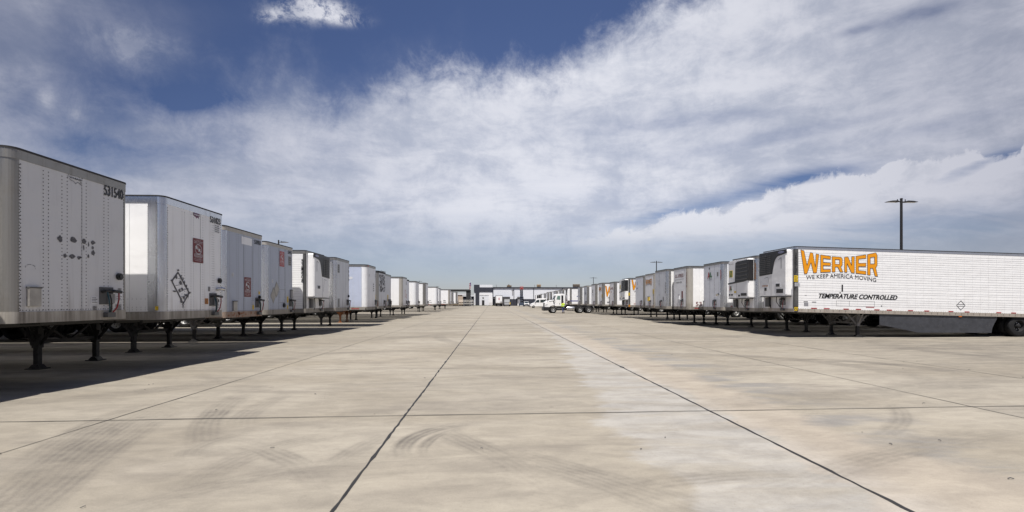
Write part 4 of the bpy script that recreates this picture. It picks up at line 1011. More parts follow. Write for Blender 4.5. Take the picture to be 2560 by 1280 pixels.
trailer('refrigerated_trailer', 'refrigerated trailer mid right row with black louvred window and half visible orange W', 'trailer', X=14.25, Yfar=50.3, front='white', sidem='white_clean', corner='dkgrey', sidefn=s_r8, unit=dict(style='louvre', dep=.35), rad=.15, post_w=0, hlines=True, detail=1, **KW)
def n_r9(root, F, post, G):
    k = MB(); text(k, 'U.S. XPRESS', F, -.84, 3.2, 1.5, .26, bold=.02, shear=.15); text(k, '800-251', F, -.5, 2.85, .7, .11); k.build('lettering', 'maroon', root, post); vnumber(root, F, post, '202808', 1.05, 3.5, .15, .18, .04, 'maroon')
trailer('dry_van_trailer', 'smaller looking maroon lettered trailer between two orange lettered ones', 'trailer', X=15.05, Yfar=59.0, front='greypanel', sidem='white_clean', corner='alu', nose=n_r9, rad=.3, detail=1, **KW)
def n_r10(root, F, post, G): werner(root, F, post, -.85, .7, 3.55, 3.20, 3.65, 3.05, .012, tagh=.07); sticker(root, F, post, [(.85,2.2,1.15,2.65,'yellow')])
def s_r10(root, G, post, F): werner(root, G, post, .35, 4.3, 3.50, 2.5, 3.75, 2.3); sticker(root, G, post, [(.6,1.5,1.2,1.7,'ink_grey')])
trailer('dry_van_trailer', 'farther trailer with orange letters on nose and side and a yellow corner tag', 'trailer', X=14.35, Yfar=62.2, front='greypanel', sidem='white_clean', corner='alu', nose=n_r10, sidefn=s_r10, rad=.3, detail=1, **KW)
def n_r11(root, F, post, G): k = MB(); rect(k, F, -.5, 2.9, -.1, 3.4, .006); rect(k, F, -.4,2.6,-.2,2.75,.006); k.build('sticker', 'ink', root, post)
trailer('dry_van_trailer', 'grey white trailer with a black square label directly behind the semi truck tail', 'trailer', X=14.25, Yfar=66.0, front='greypanel', sidem='white', nose=n_r11, detail=1, **KW)
def n_r12(root, F, post, G): k = MB(); poly(k, F, [(-.1,3.3),(.05,3.75),(.1,3.3),(.4,2.7),(.1,2.9),(0,2.5),(-.15,2.9),(-.4,2.8)], .006); k.build('scuff_mark', 'scuff', root, post)
trailer('dry_van_trailer', 'dirty streaked trailer with dark star shaped scuff above the truck rear wheels', 'trailer', X=14.55, Yfar=73.0, front='white_worn', sidem='white_clean', rail='alu_dirty', nose=n_r12, detail=1, **KW)
def n_r13(root, F, post, G): vnumber(root, F, post, '86', .1, 3.6, .4, .5, .2, 'ink_grey'); vnumber(root, F, post, '202551', 1.1, 3.7, .25, .22, .06, 'ink')
trailer('dry_van_trailer', 'grey trailer with vertical dark numbers behind the semi truck cab back', 'trailer', X=14.5, Yfar=78.0, front='white_worn', sidem='white_clean', corner='alu', nose=n_r13, rad=.3, detail=1, **KW)
def s_r14(root, G, post, F):
    k = MB(); poly(k, G, [(1.2,2.6),(1.95,2.6),(1.95,3.3)], .008); rect(k, G, .1,1.75,4,1.92,.008); k.build('blue_stripe', 'blue', root, post)
trailer('refrigerated_trailer', 'white refrigerated trailer with blue triangle and stripe behind the semi truck', 'trailer', X=14.2, Yfar=86.4, front='white', sidem='white_clean', sidefn=s_r14, unit=dict(style='swoosh', mirror=True, dep=.4), detail=1, **KW)
far = [(14.1,94.5,'white_worn','white','sloping dark topped trailer just left of the blue triangle one'),(14.3,99,'greypanel','white','eleventh trailer from the far end of the right row, grey nose'),
 (14.2,104,'white_worn','white','tenth trailer from the far end of the right row, streaked nose'),(14.5,109,'greypanel','white','ninth trailer from the far end of the right row, pale grey nose'),(14.3,114.5,'white_worn','white','eighth trailer from the far end of the right row, stained nose'),
 (14.2,119.5,'greypanel','white_clean','seventh trailer from the far end of the right row, bright side'),(14.9,124.5,'white_worn','white','sixth trailer from the far end of the right row, dull nose'),
 (15.2,129.5,'greypanel','white_clean','fifth trailer from the far end of the right row, plain grey nose'),(15.3,136,'bluewhite','white','fourth trailer from the far end of the right row, bluish nose')]
for (x, y, f_, s_, lb) in far: trailer('dry_van_trailer', lb, 'trailer', X=x, Yfar=y, front=f_, sidem=s_, detail=1, rail='alu_dirty', **KW)
trailer('refrigerated_trailer', 'third refrigerated or dry trailer from the far end with black window', 'trailer', X=15.2, Yfar=146, front='white', sidem='white', unit=dict(style='louvre', dep=.4), detail=1, **KW)
trailer('refrigerated_trailer', 'next to last refrigerated trailer at the far end of the right row', 'trailer', X=15.6, Yfar=156, front='white', sidem='white', unit=dict(style='louvre', dep=.4), detail=1, **KW)
trailer('refrigerated_trailer', 'farthest refrigerated trailer in the right row with white swoosh cover', 'trailer', X=16.0, Yfar=166, front='white', sidem='white', unit=dict(style='swoosh', mirror=True, dep=.4), detail=1, **KW)
def n_dk(root, F, post, G):
    k = MB()
    for (a, b) in ((-.25,2.9),(.05,2.9),(-.25,2.4),(.05,2.4)): rect(k, F, a, b, a+.22, b+.35, .008)
    k.build('lettering', 'redfade', root, post); 
    for u in (-.6,.1,.5,.9): k = MB(); rect(k, F, u, 1.5, u+.12, 1.75+.1*u, .01); k.build('nose_mark', 'ink', root, post)
trailer('dry_van_trailer', 'white trailer backed to the warehouse dock with small red mark on its nose', 'trailer', side=1, X=3.0, Yfar=178+TW, rz=pi/2, group='trailers at the warehouse dock', front='white_clean', sidem='white_clean', nose=n_dk, gear_x=1.4, detail=1)

# ------------------------------------------------------------------ light poles
def lamp_post(x, y, double, label, h=10.45, group='tall dark lamp posts'):
    t = empty('lamp_post', (x, y, 0)); tag(t, label, 'lamp post', group)
    k = MB(); k.lathe([(0,.30),(.75,.30),(.75,.001)], (0,0,0), 'z', 16); k.build('base', 'grey', t)
    k = MB(); k.tube([(0,0,.75),(0,0,h)], .115, 10, r2=.095); k.lathe([(0,.11),(.06,.10),(.1,.001)], (0,0,h), 'z', 10); k.build('pole', 'pole', t)
    for s in ((-1, 1) if double else (1,)):
        k = MB(); k.tube([(s*.08,0,h-.25),(s*.42,0,h-.19)], .04, 6); k.tube([(s*.35,0,h-.17),(s*.35,0,h-.02)], .035, 6)
        k.build('arm', 'pole', t)
        k = MB(); k.prism([(.30,h-.24),(.45,h-.15),(.95,h-.17),(1.35,h-.24),(1.35,h-.27),(.30,h-.28)], lambda a, b, d: (s*a, d, b), -.20, .20); lo = k.build('lamp_head', 'pole', t, bevel=.01)
        k = MB(); k.box(s*.5, -.15, h-.285, s*1.25, .15, h-.28); k.build('lens', 'lamp', lo)
lamp_post(35.0, 37.8, True, 'nearest dark two headed lamp post rising behind the orange lettered refrigerated trailer')
lamp_post(35.6, 98.9, True, 'two headed lamp post above the trailer with the vertical number 5393')
lamp_post(36.4, 165, True, 'distant two headed lamp post above the trailers near the semi truck')
lamp_post(-30.4, 69.2, False, 'single armed lamp post peeking over the trailer numbered 53415')
lamp_post(-30.9, 133.9, False, 'single armed lamp post over the trailer with the peeled black square')
lamp_post(-29.9, 197, False, 'small far lamp post between two rounded white trailers in the left row')
lamp_post(-30.0, 262, False, 'farthest tiny lamp post beyond the gap in the left row')

# ------------------------------------------------------------------ warehouse
wh = empty('warehouse', (0, 200, 0)); tag(wh, 'long white warehouse with charcoal roof edge and dock band closing the yard', 'warehouse')
k = MB(); k.box(.7, 0, 2.9, 62, 40, 7.7); k.build('wall', 'wallw', wh)
k = MB(); k.box(.7, .02, 0, 62, 40, 2.88); k.build('dock_wall', 'walld', wh)
k = MB(); k.box(.6, -.35, 7.65, 62.2, 40, 8.0); k.box(.6, -.2, 7.50, 62.2, -.0, 7.65); k.build('roof_edge', 'walld', wh)
k = MB()
for x in (.78, 9.68, 18.17, 30.6, 43, 55): k.tube([(x, -.14, 0), (x, -.14, 7.5)], .13, 6)
k.build('downpipe', 'walld', wh)
for x in (1.5, 10.9, 21, 25, 33, 37, 46, 50):
    k = MB(); k.box(x, -.05, 0, x+2.6, .01, 2.7); d = k.build('dock_door', 'wallg' if x < 5 else 'walld', wh)
    k = MB(); k.box(x-.25, -.45, 0, x, .0, 2.85); k.box(x+2.6, -.45, 0, x+2.85, .0, 2.85); k.box(x-.25, -.45, 2.85, x+2.85, 0, 3.2); k.build('dock_seal', 'black', d)
k = MB(); k.box(.8, -1.6, 3.62, 8.0, 0, 3.85); k.box(11.1, -1.4, 3.62, 13.8, 0, 3.85); k.build('canopy', 'walld', wh)
k = MB(); k.box(.8, -.9, 2.9, 8.0, -.0, 3.6); k.build('canopy_soffit', 'wallg', wh)
k = MB(); k.box(11.25, -.3, 0, 13.7, 0, 3.6); k.build('door_surround', 'white_clean', wh)
k = MB(); k.box(4.6, -.06, 0, 8.0, .0, 2.8); k.build('dock_door', 'grey', wh)
k = MB(); k.box(8.95, -.25, 4.9, 9.3, 0, 6.7); k.box(8.7, -.2, 6.8, 9.5, 0, 6.95); k.build('wall_fixture', 'grey', wh)
k = MB()
for x in (2.2, 19, 28.5): k.tube([(x, 4, 8.0), (x, 4, 9.2)], .09, 6)
k.build('vent_pipe', 'grey', wh)
ob = empty('office_block', (0, 199, 0)); tag(ob, 'white office block with charcoal band and pillar at the left end of the warehouse', 'office building')
k = MB(); k.box(-7.25, 0, 0, .55, 30, 5.95); k.build('wall', 'wallw', ob)
k = MB(); k.box(-7.3, -.25, 5.95, .6, 30, 7.85); k.box(-7.3, -.25, 7.85, -4.9, 30, 8.95); k.box(-6.65, -.3, 0, -5.05, .0, 5.95); k.build('charcoal_band', 'walld', ob)
k = MB(); k.box(-4.9, -.2, 7.85, .55, 30, 8.95); k.build('parapet', 'wallw', ob)
k = MB(); k.box(-4.9, -.1, 4.55, .4, .0, 5.6); k.box(-1.0, -.1, 0, .5, .0, 4.55); k.build('wall_panel', 'greypanel', ob)
k = MB(); k.box(-3.85, -.12, .15, -2.95, .0, 2.35); d = k.build('door', 'black', ob)
k = MB(); k.box(-3.95, -.14, .1, -3.85, 0, 2.45); k.box(-2.95, -.14, .1, -2.85, 0, 2.45); k.box(-3.95, -.14, 2.35, -2.85, 0, 2.45); k.build('frame', 'grey', d)
k = MB(); k.box(-3.75, -.10, 3.1, -3.1, 0, 3.8); k.build('wall_sign', 'grey', ob)
sh = empty('shed', (0, 199, 0)); tag(sh, 'low dark shed with white eave left of the office block', 'shed')
k = MB(); k.box(-12, 1, 0, -7.4, 12, 4.0); k.build('wall', 'walld', sh); k = MB(); k.box(-12.2, .6, 4.0, -7.35, 12.4, 4.5); k.build('roof', 'wallw', sh)
def rooftop(x, y, w, h, mat, label, peak=False, z=8.0):
    t = empty('rooftop_unit', (x, y, z)); tag(t, label, 'rooftop unit')
    k = MB(); k.box(-w/2, -.8, .25, w/2, .8, h); k.build('casing', mat, t, bevel=.04)
    k = MB(); k.box(-w/2+.1, -.7, 0, w/2-.1, .7, .25); k.build('curb', 'grey', t)
    k = MB()
    if peak: k.prism([(-w*.35, h), (w*.15, h), (-w*.1, h+.55)], lambda a, b, d: (a, d, b), -.6, .6)
    else:
        for q in range(3): k.box(-w/2+.15, -.82, .4+q*.25, w/2-.15, -.8, .5+q*.25)
    k.build('hood', 'brown' if peak else 'dkgrey', t)
rooftop(7.8, 203, 2.0, .85, 'brown', 'brown rooftop unit with peaked hood above the docked trailer', True)
rooftop(20.7, 203, 1.7, 1.25, 'tan', 'tan rooftop unit on the warehouse right of the scissor lift')
rooftop(37.2, 203, 2.9, 1.35, 'brown', 'wide dark brown rooftop unit above the trailers behind the truck', z=8.05)
# gate canopy, far beige wall, pipe fence, flag
gc = empty('gate_canopy', (0, 188, 0)); tag(gc, 'dark flat roofed gate canopy at the far end of the left row', 'canopy')
k = MB(); k.box(-22, 0, 6.0, -8.5, 9, 6.7); k.build('roof', 'tar', gc, bevel=.1)
for x in (-10.0, -21): k = MB(); k.box(x, .3, 0, x+1.5, 8.5, 6.0); k.build('post', 'tar', gc)
fb = empty('far_building', (0, 232, 0)); tag(fb, 'distant beige building seen through the gate canopy', 'building')
k = MB(); k.box(-40, 0, 1.6, -11, 10, 5.2); k.build('wall', 'beige', fb); k = MB(); k.box(-40, -.2, 0, -11, 10, 1.6); k.build('base_wall', 'brown', fb); k = MB(); k.box(-40.2, -.3, 5.2, -10.8, 10, 5.7); k.build('roof', 'wallw', fb)
pf = empty('pipe_fence', (0, 168, 0)); tag(pf, 'grey pipe rail fence before the gate canopy', 'fence')
for x in (-11.6, -9.7, -7.8, -6.3):
    k = MB(); k.tube([(x,0,0),(x,0,2.3)], .09, 8); k.build('post', 'galv', pf)
for z in (1.0, 1.7, 2.25):
    k = MB(); k.tube([(-11.6,0,z),(-6.3,0,z)], .05, 6); k.build('rail', 'galv', pf)
fl = empty('flagpole', (-8.1, 189.5, 0)); tag(fl, 'white flagpole rising beside the gate canopy', 'flagpole')
k = MB(); k.tube([(0,0,0),(0,0,9.8)], .07, 8, r2=.04); k.lathe([(-.08,.001),(0,.08),(.08,.001)], (0,0,9.9), 'z', 8); k.build('pole', 'ink_pale', fl)
k = MB(); N = 10
for i in range(N):
    for j in range(7):
        a = lambda q, w_: (-.0-.75*q/N*(1+.0*w_), .14*sin(q*1.3+w_*.3), 9.6-w_*.33-q*.06)
        k.face([a(i,j), a(i+1,j), a(i+1,j+1), a(i,j+1)], 2 if (i < 4 and j < 4) else (j % 2))
fo = k.build('flag', ['red', 'ink_pale', 'blue'], None); fo.location = (-8.1, 189.5, 0); tag(fo, 'drooping red white and blue flag on the far flagpole', 'flag')
# kerb, verge
k = MB(); k.box(-60, 196.0, 0, .5, 196.25, .14); o = k.build('kerb', 'wallg'); structure(o, 'low kerb before the office block')
k = MB(); r_ = random.Random(2)
for i in range(900):
    x = r_.uniform(-16, 1); y = 196.3+r_.uniform(0, 2.2); h = r_.uniform(.08,.42); a = r_.uniform(0, pi); w = .12
    k.face([(x-w*cos(a), y-w*sin(a), .01), (x+w*cos(a), y+w*sin(a), .01), (x+r_.uniform(-.1,.1), y, h)])
M['weeds'] = plain('dry_weeds', (0.16, 0.17, 0.05), 0.9, var=.25)
tag(k.build('grass_verge', 'weeds'), 'strip of dry weeds along the office block', None, kind='stuff')
k = MB(); k.box(-60, 196.25, -.02, .5, 199, .10); structure(k.build('verge_soil', 'brown'), 'strip of soil under the weeds')

# ------------------------------------------------------------------ vehicles
def semi_truck(X, Y):
    t = empty('semi_truck', (X, Y, 0)); tag(t, 'white day cab semi truck pulling across the yard beside the yellow jacketed person', 'truck')
    f = lambda a, b, d: (a, d, b)
    k = MB(); k.prism([(.22,.93),(.24,1.55),(.36,1.68),(.75,1.80),(1.68,2.0),(1.72,1.12),(1.95,1.0),(1.95,.8),(1.9,.62),(1.86,1.0),(1.66,1.12),(1.27,1.12),(1.02,.98),(.92,.85)], f, -1.08, 1.08)
    hood = k.build('hood', 'white_clean', t, bevel=.06)
    for s in (-1, 1):
        k = MB(); k.prism([(.27,1.12),(.62,1.22),(.66,1.36),(.32,1.28)], f, s*1.075, s*1.10); k.build('headlight', 'lamp', t)
        k = MB(); k.prism([(.85,1.72),(1.5,1.80),(1.50,1.86),(.85,1.77)], f, s*1.085, s*1.10); k.prism([(1.46,1.80),(1.66,1.86),(1.60,1.35),(1.52,1.45)], f, s*1.085, s*1.10); k.build('side_vent', 'black', hood)
    k = MB(); k.box(.20, -.55, .95, .26, .55, 1.5); 
    k.build('grille', 'black', t)
    k = MB(); k.prism([(.0,.42),(.02,.88),(.12,.93),(.90,.93),(.97,.60),(.86,.40),(.12,.36)], f, -1.18, 1.18); k.build('bumper', 'black', t, bevel=.05)
    k = MB(); k.prism([(1.60,1.12),(1.62,1.95),(1.90,2.55),(1.72,2.60),(1.74,2.66),(1.95,2.82),(2.9,2.86),(3.12,2.78),(3.22,2.4),(3.22,1.05),(1.95,1.0)], f, -1.16, 1.16); cab = k.build('cab', 'white_clean', t, bevel=.05)
    k = MB(); k.prism([(1.585,2.0),(1.60,1.97),(1.905,2.53),(1.885,2.57)], f, -1.05, 1.05); k.build('windshield', 'glass', cab)
    for s in (-1, 1):
        k = MB(); k.prism([(1.88,1.08),(2.60,1.08),(2.60,2.66),(2.0,2.66),(1.80,2.1)], f, s*1.16, s*1.185); d = k.build('door', 'white_clean', cab)
        k = MB(); k.prism([(1.95,2.02),(2.48,1.95),(2.50,2.55),(2.10,2.56)], f, s*1.185, s*1.195); k.build('window', 'glass_g', d)
        k = MB(); k.box(2.38, s*1.185, 1.3, 2.46, s*1.205, 1.5); k.build('handle', 'black', d)
        k = MB(); k.prism([(2.66,1.15),(2.96,1.15),(2.96,2.62),(2.66,2.62)], f, s*1.160, s*1.172); k.build('dark_opening', 'black', cab)  # flat black sheet painting the dark inside of the door opening
        k = MB(); k.bar((1.78, s*1.2, 1.85), (1.62, s*1.42, 2.0), .03); k.box(1.52, s*1.36, 1.80, 1.62, s*1.52, 2.45); k.build('mirror', 'black', cab)
        k = MB(); k.tube([(.72, s*.98, 1.72), (.66, s*1.12, 2.05)], .02, 5); k.box(.58, s*1.06, 1.9, .66, s*1.2, 2.12); k.build('hood_mirror', 'black', hood)
        k = MB(); k.box(1.98, s*.85, .42, 3.2, s*1.16, .98); k.box(2.0, s*1.16, .66, 3.1, s*1.18, .71, 1); k.build('step', ['black', 'chrome'], t)
        k = MB(); k.lathe([(-.54,.001),(-.54,.30),(.54,.30),(.54,.001)], (4.05, s*.90, .70), 'x', 20)
        for x in (3.66, 4.4): k.lathe([(-.03,.31),(.03,.31)], (x, s*.90, .70), 'x', 20, mi=1)
        k.build('fuel_tank', ['chrome', 'black'], t, smooth=True)
        k = MB(); k.tube([(2.0,s*1.12,1.4)]+[(2.0,s*1.12,1.39)], .01, 4)
    k = MB(); k.box(3.0, -.42, .82, 7.35, -.30, 1.06); k.box(3.0, .30, .82, 7.35, .42, 1.06); k.box(.9, -.42, .6, 3.0, .42, .95); k.box(7.2, -.42, .8, 7.35, .42, 1.06); k.box(3.3, -.8, 1.02, 4.6, .8, 1.08); k.build('chassis', 'gear', t)
    k = MB(); k.prism([(5.4,1.12),(6.8,1.12),(7.1,1.0),(5.2,1.0)], f, -.45, .45); k.lathe([(0,.5),(.05,.5),(.05,.001)], (6.05,0,1.13), 'z', 20); k.build('fifth_wheel', 'gear', t)
    k = MB(); k.tube([(3.35,-.7,1.1),(3.35,-.7,2.5),(3.28,-.7,2.6)], .07, 8); k.build('exhaust_pipe', 'chrome', t)
    for i, y in enumerate((-.3, -.1, .1)):
        k = MB(); k.tube([(3.26,y,2.1),(3.5,y,1.6),(3.7,y,1.45),(3.6,y,1.9),(3.3,y,2.3)], .02, 5); k.build('air_hose', ('redhose','bluehose','black')[i], t)
    for s in (-1, 1):
        wheel(t, 1.47, s*1.05, .5, s, .5, False); wheel(t, 5.45, s*1.02, .5, s, .5); wheel(t, 6.75, s*1.02, .5, s, .5)
        k = MB(); k.box(7.4, s*.6, .2, 7.43, s*1.2, 1.0); k.build('mud_flap', 'black', t)
    k = MB(); k.tube([(5.45,-.8,.5),(5.45,.8,.5)], .1, 8); k.tube([(6.75,-.8,.5),(6.75,.8,.5)], .1, 8); k.tube([(1.47,-.9,.5),(1.47,.9,.5)], .06, 8); k.build('axle_assembly', 'gear', t)
semi_truck(7.6, 69.25)

def pickup(X, Y, rz, label, paint='white_clean'):
    """front at local x=0, length 5.6"""
    t = empty('pickup_truck', (X, Y, 0), rz); tag(t, label, 'pickup truck'); f = lambda a, b, d: (a, d, b)
    def archp(c): return [(c+.46*cos(pi*q/6), .38+.46*sin(pi*q/6)) for q in range(7)][::-1]
    P = [(.0,.45),(.02,.95),(.15,1.08),(1.45,1.16),(3.35,1.18),(5.55,1.16),(5.6,.55),(5.0,.42)] 
    P = [(.0,.5),(.02,.98),(.15,1.08),(1.45,1.16),(5.55,1.16),(5.6,.5)] + [(4.95,.42)] + [(a, b) for a, b in archp(4.4)][::-1] + [(3.9,.40),(1.6,.40)] + archp(1.05)[::-1] + [(.5,.42)]
    k = MB(); k.prism(P, f, -.95, .95); b = k.build('body', paint, t, bevel=.04)
    k = MB(); k.prism([(1.5,1.14),(2.15,1.80),(3.55,1.84),(3.75,1.14)], f, -.80, .80); c = k.build('cab', paint, t, bevel=.05)
    k = MB(); k.prism([(1.50,1.20),(1.56,1.20),(2.14,1.77),(2.09,1.77)], f, -.72, .72); k.build('windshield', 'glass', c)
    for s in (-1, 1):
        k = MB(); k.prism([(1.75,1.2),(2.2,1.72),(2.75,1.75),(2.75,1.2)], f, s*.80, s*.812); k.prism([(2.82,1.2),(2.82,1.75),(3.45,1.76),(3.6,1.2)], f, s*.80, s*.812); k.build('window', 'glass', c)
        k = MB(); k.prism([(-.01,.78),(-.01,.98),(.28,1.02),(.28,.80)], f, s*.62, s*.96); k.build('headlight', 'lamp', b)
        k = MB(); k.box(1.7, s*.95, 1.15, 1.85, s*1.15, 1.35); k.build('mirror', 'black', c)
        for x in (1.05, 4.4): wheel(t, x, s*.86, .38, s, .38, False)
    k = MB(); k.box(-.03, -.55, .68, .02, .55, .98); k.build('grille', 'black', b)
    k = MB(); k.box(-.08, -.95, .42, .1, .95, .64); k.build('bumper', 'chrome', b)
pickup(13.25, 174, pi/2, 'white pickup truck facing the yard beside the scissor lift')
def van(X, Y):
    t = empty('delivery_van', (X, Y, 0)); tag(t, 'white high roofed van with sloping nose facing left beyond the semi truck', 'van'); f = lambda a, b, d: (a, d, b)
    k = MB(); k.prism([(.0,.45),(.02,.85),(.25,1.15),(1.1,1.45),(1.15,.42),(.5,.42)], f, -.95, .95); b = k.build('hood', 'white_clean', t, bevel=.06)
    k = MB(); k.prism([(1.1,.42),(1.05,1.43),(1.75,2.35),(2.3,2.62),(5.9,2.66),(6.0,.5),(5.2,.42)], f, -.98, .98); c = k.build('body', 'white_clean', t, bevel=.06)
    k = MB(); k.prism([(1.06,1.52),(1.03,1.55),(1.66,2.30),(1.70,2.26)], f, -.85, .85); k.build('windshield', 'glass', c)
    for s in (-1, 1):
        k = MB(); k.prism([(1.35,1.5),(1.85,2.2),(2.5,2.25),(2.5,1.5)], f, s*.98, s*.992); k.build('window', 'glass', c)
        k = MB(); k.prism([(2.75,1.5),(2.75,2.25),(4.2,2.28),(4.2,1.5)], f, s*.98, s*.992); k.build('window', 'glass', c)
        k = MB(); k.prism([(.03,.85),(.12,1.02),(.42,1.12),(.36,.90)], f, s*.70, s*.96); k.build('headlight', 'lamp', b)
        k = MB(); k.box(1.3, s*.98, 1.45, 1.42, s*1.18, 1.75); k.build('mirror', 'black', c)
        for x in (.95, 4.9): wheel(t, x, s*.86, .36, s, .36, False)
    k = MB(); k.box(-.08, -.95, .3, .15, .95, .55); k.build('bumper', 'dkgrey', b)
van(10.6, 128)

def scissor_lift(X, Y):
    t = empty('scissor_lift', (X, Y, 0)); tag(t, 'raised dark scissor lift with red guard rails before the warehouse', 'scissor lift'); 
    k = MB(); k.box(-.95, -1.4, .35, .95, 1.4, 1.0); k.box(-.75,-1.3,1.0,.75,1.3,1.3); k.build('chassis', 'scissor', t, bevel=.05)
    for x in (-.85, .85):
        for y in (-1.0, 1.0): wheel(t, x*1.05, y, .38, 1 if x > 0 else -1, .38, False).rotation_euler = (0, 0, -pi/2)
    k = MB(); z = 1.3; n = 6; h = (6.15-1.3)/n
    for i in range(n):
        for s in (-1, 1):
            k.bar((s*.40, -1.1, z), (s*.40, 1.1, z+h), .22, .24); k.bar((s*.16, 1.1, z), (s*.16, -1.1, z+h), .20, .24)
        k.bar((-.5,-1.1,z),(.5,-1.1,z),.12); k.bar((-.5,1.1,z),(.5,1.1,z),.12); k.bar((-.5,0,z+h/2),(.5,0,z+h/2),.14); z += h
    k.build('scissor_arm', 'scissor', t)
    k = MB(); k.box(-.6, -1.3, 6.15, .6, 1.3, 6.35); pl = k.build('platform', 'scissor', t)
    k = MB()
    for x in (-.55, .55):
        for y in (-1.25, 0, 1.25): k.bar((x,y,6.35),(x,y,7.4), .06)
        for z in (6.8, 7.38): k.bar((x,-1.25,z),(x,1.25,z), .07)
    for y in (-1.25, 1.25):
        for z in (6.8, 7.38): k.bar((-.55,y,z),(.55,y,z), .07)
    k.box(-.55,-1.26,6.36,.55,-1.23,6.75); k.build('guard_rail', 'platred', pl)
    k = MB(); k.box(-.3, -1.38, 6.75, .3, -1.27, 7.1); k.build('control_box', 'redfade', pl)
scissor_lift(11.3, 174.5)

def yard_truck(X, Y):
    t = empty('flatbed_truck', (X, Y, 0), pi/2); tag(t, 'grey flatbed truck with yellow guard standing at the dock beside the docked trailer', 'truck'); f = lambda a, b, d: (a, d, b)
    k = MB(); k.prism([(.25,.8),(.2,1.5),(.5,2.65),(1.9,2.7),(1.95,.8)], f, -1.05, 1.05); c = k.build('cab', 'grey', t, bevel=.05)
    k = MB(); k.prism([(.19,1.55),(.21,1.55),(.47,2.5),(.45,2.5)], f, -.95, .95); k.build('windshield', 'wallg', c)
    k = MB(); k.box(.0, -1.25, .35, .25, 1.25, .75); k.build('bumper', 'black', t)
    k = MB(); k.box(.02, -1.0, .76, .22, 1.0, 1.0); k.build('front_guard', 'ink_pale', t); k = MB(); k.box(.0, -1.25, .76, .2, -1.0, 1.5); k.build('side_guard', 'yellow', t)
    k = MB(); k.box(2.0, -1.25, .85, 8, 1.25, 1.05); k.build('flatbed', 'gear', t)
    for s in (-1, 1):
        for x in (.9, 5.6, 6.9): wheel(t, x, s*1.05, .5, s, .5, False)
yard_truck(5.95, 176)

# ------------------------------------------------------------------ person
def skin_obj(name, verts, edges, radii, mat, parent, root_i=0, sub=1):
    me = bpy.data.meshes.new(name); me.from_pydata(verts, edges, []); o = bpy.data.objects.new(name, me); COL.objects.link(o); o.parent = parent
    me.materials.append(M[mat]); o.modifiers.new('skin', 'SKIN')
    if not me.skin_vertices: 
        bm = bmesh.new(); bm.from_mesh(me); bm.verts.layers.skin.verify(); bm.to_mesh(me); bm.free()
    for i, r in enumerate(radii):
        sv = me.skin_vertices[0].data[i]; rr = r if isinstance(r, tuple) else (r, r); sv.radius = rr; sv.use_root = (i == root_i)
    s = o.modifiers.new('sub', 'SUBSURF'); s.levels = sub; s.render_levels = sub
    return o
pr = empty('person', (10.42, 67.35, 0), R(14)); tag(pr, 'person in hi-vis yellow jacket, blue jeans and dark cap facing the truck cab', 'person')
V_ = [(0,0,.93),(0,0,1.12),(0,.01,1.30),(0,.01,1.42),(0,.02,1.50),(0,.04,1.58),(0,.05,1.66),
      (.10,0,.88),(.11,.02,.48),(.12,-.02,.09),(.13,.13,.04), (-.10,0,.88),(-.12,-.05,.49),(-.13,-.12,.10),(-.14,.03,.04),
      (.17,.01,1.40),(.24,.06,1.14),(.20,.28,1.05),(.19,.36,1.05),(-.17,.01,1.40),(-.25,-.02,1.14),(-.24,.10,.92),(-.24,.14,.85)]
E_ = [(0,1),(1,2),(2,3),(3,4),(4,5),(5,6),(0,7),(7,8),(8,9),(9,10),(0,11),(11,12),(12,13),(13,14),(3,15),(15,16),(16,17),(17,18),(3,19),(19,20),(20,21),(21,22)]
R_ = [(.14,.11),(.13,.10),(.15,.11),(.12,.09),(.055,.055),(.085,.095),(.075,.085),.085,.06,.042,.035,.085,.06,.042,.035,.06,.045,.032,.028,.06,.045,.032,.028]
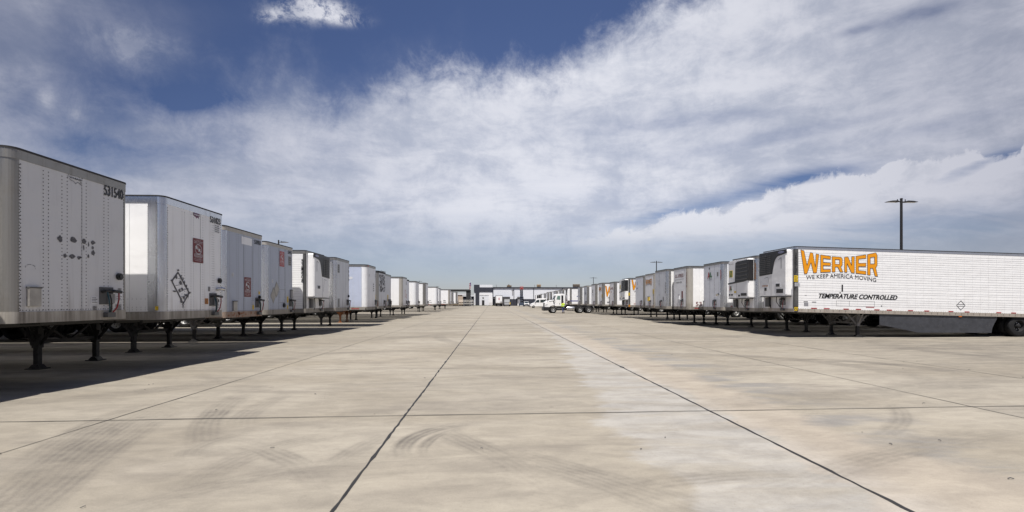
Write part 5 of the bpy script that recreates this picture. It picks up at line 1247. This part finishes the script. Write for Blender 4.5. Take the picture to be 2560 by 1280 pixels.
for (b, s, dirv_) in ((18, 1, (0,1,0)), (22, -1, (0,.3,-1))):
    d_ = Vector(dirv_).normalized(); base_ = Vector(V_[b])
    for q, (off, ln) in enumerate(((-.030,.085),(-.010,.095),(.010,.09),(.030,.07))):
        i = len(V_); p1 = base_+Vector((off,0,0))+d_*.04; p2 = base_+Vector((off*1.2,0,0))+d_*ln+Vector((0,0,-.015 if s > 0 else 0))
        V_ += [tuple(p1), tuple(p2)]; R_ += [.010,.008]; E_ += [(b,i),(i,i+1)]
    i = len(V_); V_ += [tuple(base_+Vector((-s*.045,0,.01))+d_*.02)]; R_ += [.010]; E_ += [(b,i)]
body = skin_obj('body', V_, E_, R_, 'skin', pr, 0, 1)
jk = skin_obj('jacket', [(0,0,.86),(0,0,1.05),(0,.01,1.28),(0,.01,1.43),(.18,.01,1.40),(.25,.06,1.13),(.21,.25,1.06),(-.18,.01,1.40),(-.26,-.02,1.13),(-.25,.08,.95)], [(0,1),(1,2),(2,3),(3,4),(4,5),(5,6),(3,7),(7,8),(8,9)], [(.19,.15),(.18,.14),(.19,.15),(.13,.11),.085,.07,.055,.085,.07,.055], 'hivis', pr)
skin_obj('jeans', [(0,0,.92),(.10,0,.86),(.11,.02,.48),(.12,-.02,.14),(-.10,0,.86),(-.12,-.05,.49),(-.13,-.12,.15)], [(0,1),(1,2),(2,3),(0,4),(4,5),(5,6)], [(.15,.12),.10,.078,.062,.10,.078,.062], 'denim', pr)
for x, y in ((.13,0),(-.14,-.10)):
    k = MB(); k.prism([(-.06,0),(.06,0),(.06,.10),(.045,.17),(-.045,.17),(-.06,.10)], lambda a, b, d: (x+a, y+d, b), -.07, .09); k.prism([(-.05,0),(.05,0),(.045,.07),(-.045,.07)], lambda a, b, d: (x+a, y+d, b), .09, .19); k.build('boot', 'boot', pr, bevel=.01)
k = MB(); k.lathe([(-.02,.105),(.04,.108),(.09,.085),(.115,.001)], (0,.05,1.65), 'z', 14); k.box(-.07,.12,1.635,.07,.23,1.65); k.build('cap', 'walld', pr, smooth=False)
k = MB(); k.prism([(-.2,0),(.2,0),(.2,.05),(-.2,.05)], lambda a, b, d: (a, d, 1.12+b), -.165, -.155); k.build('reflective_band', 'ink_pale', jk)
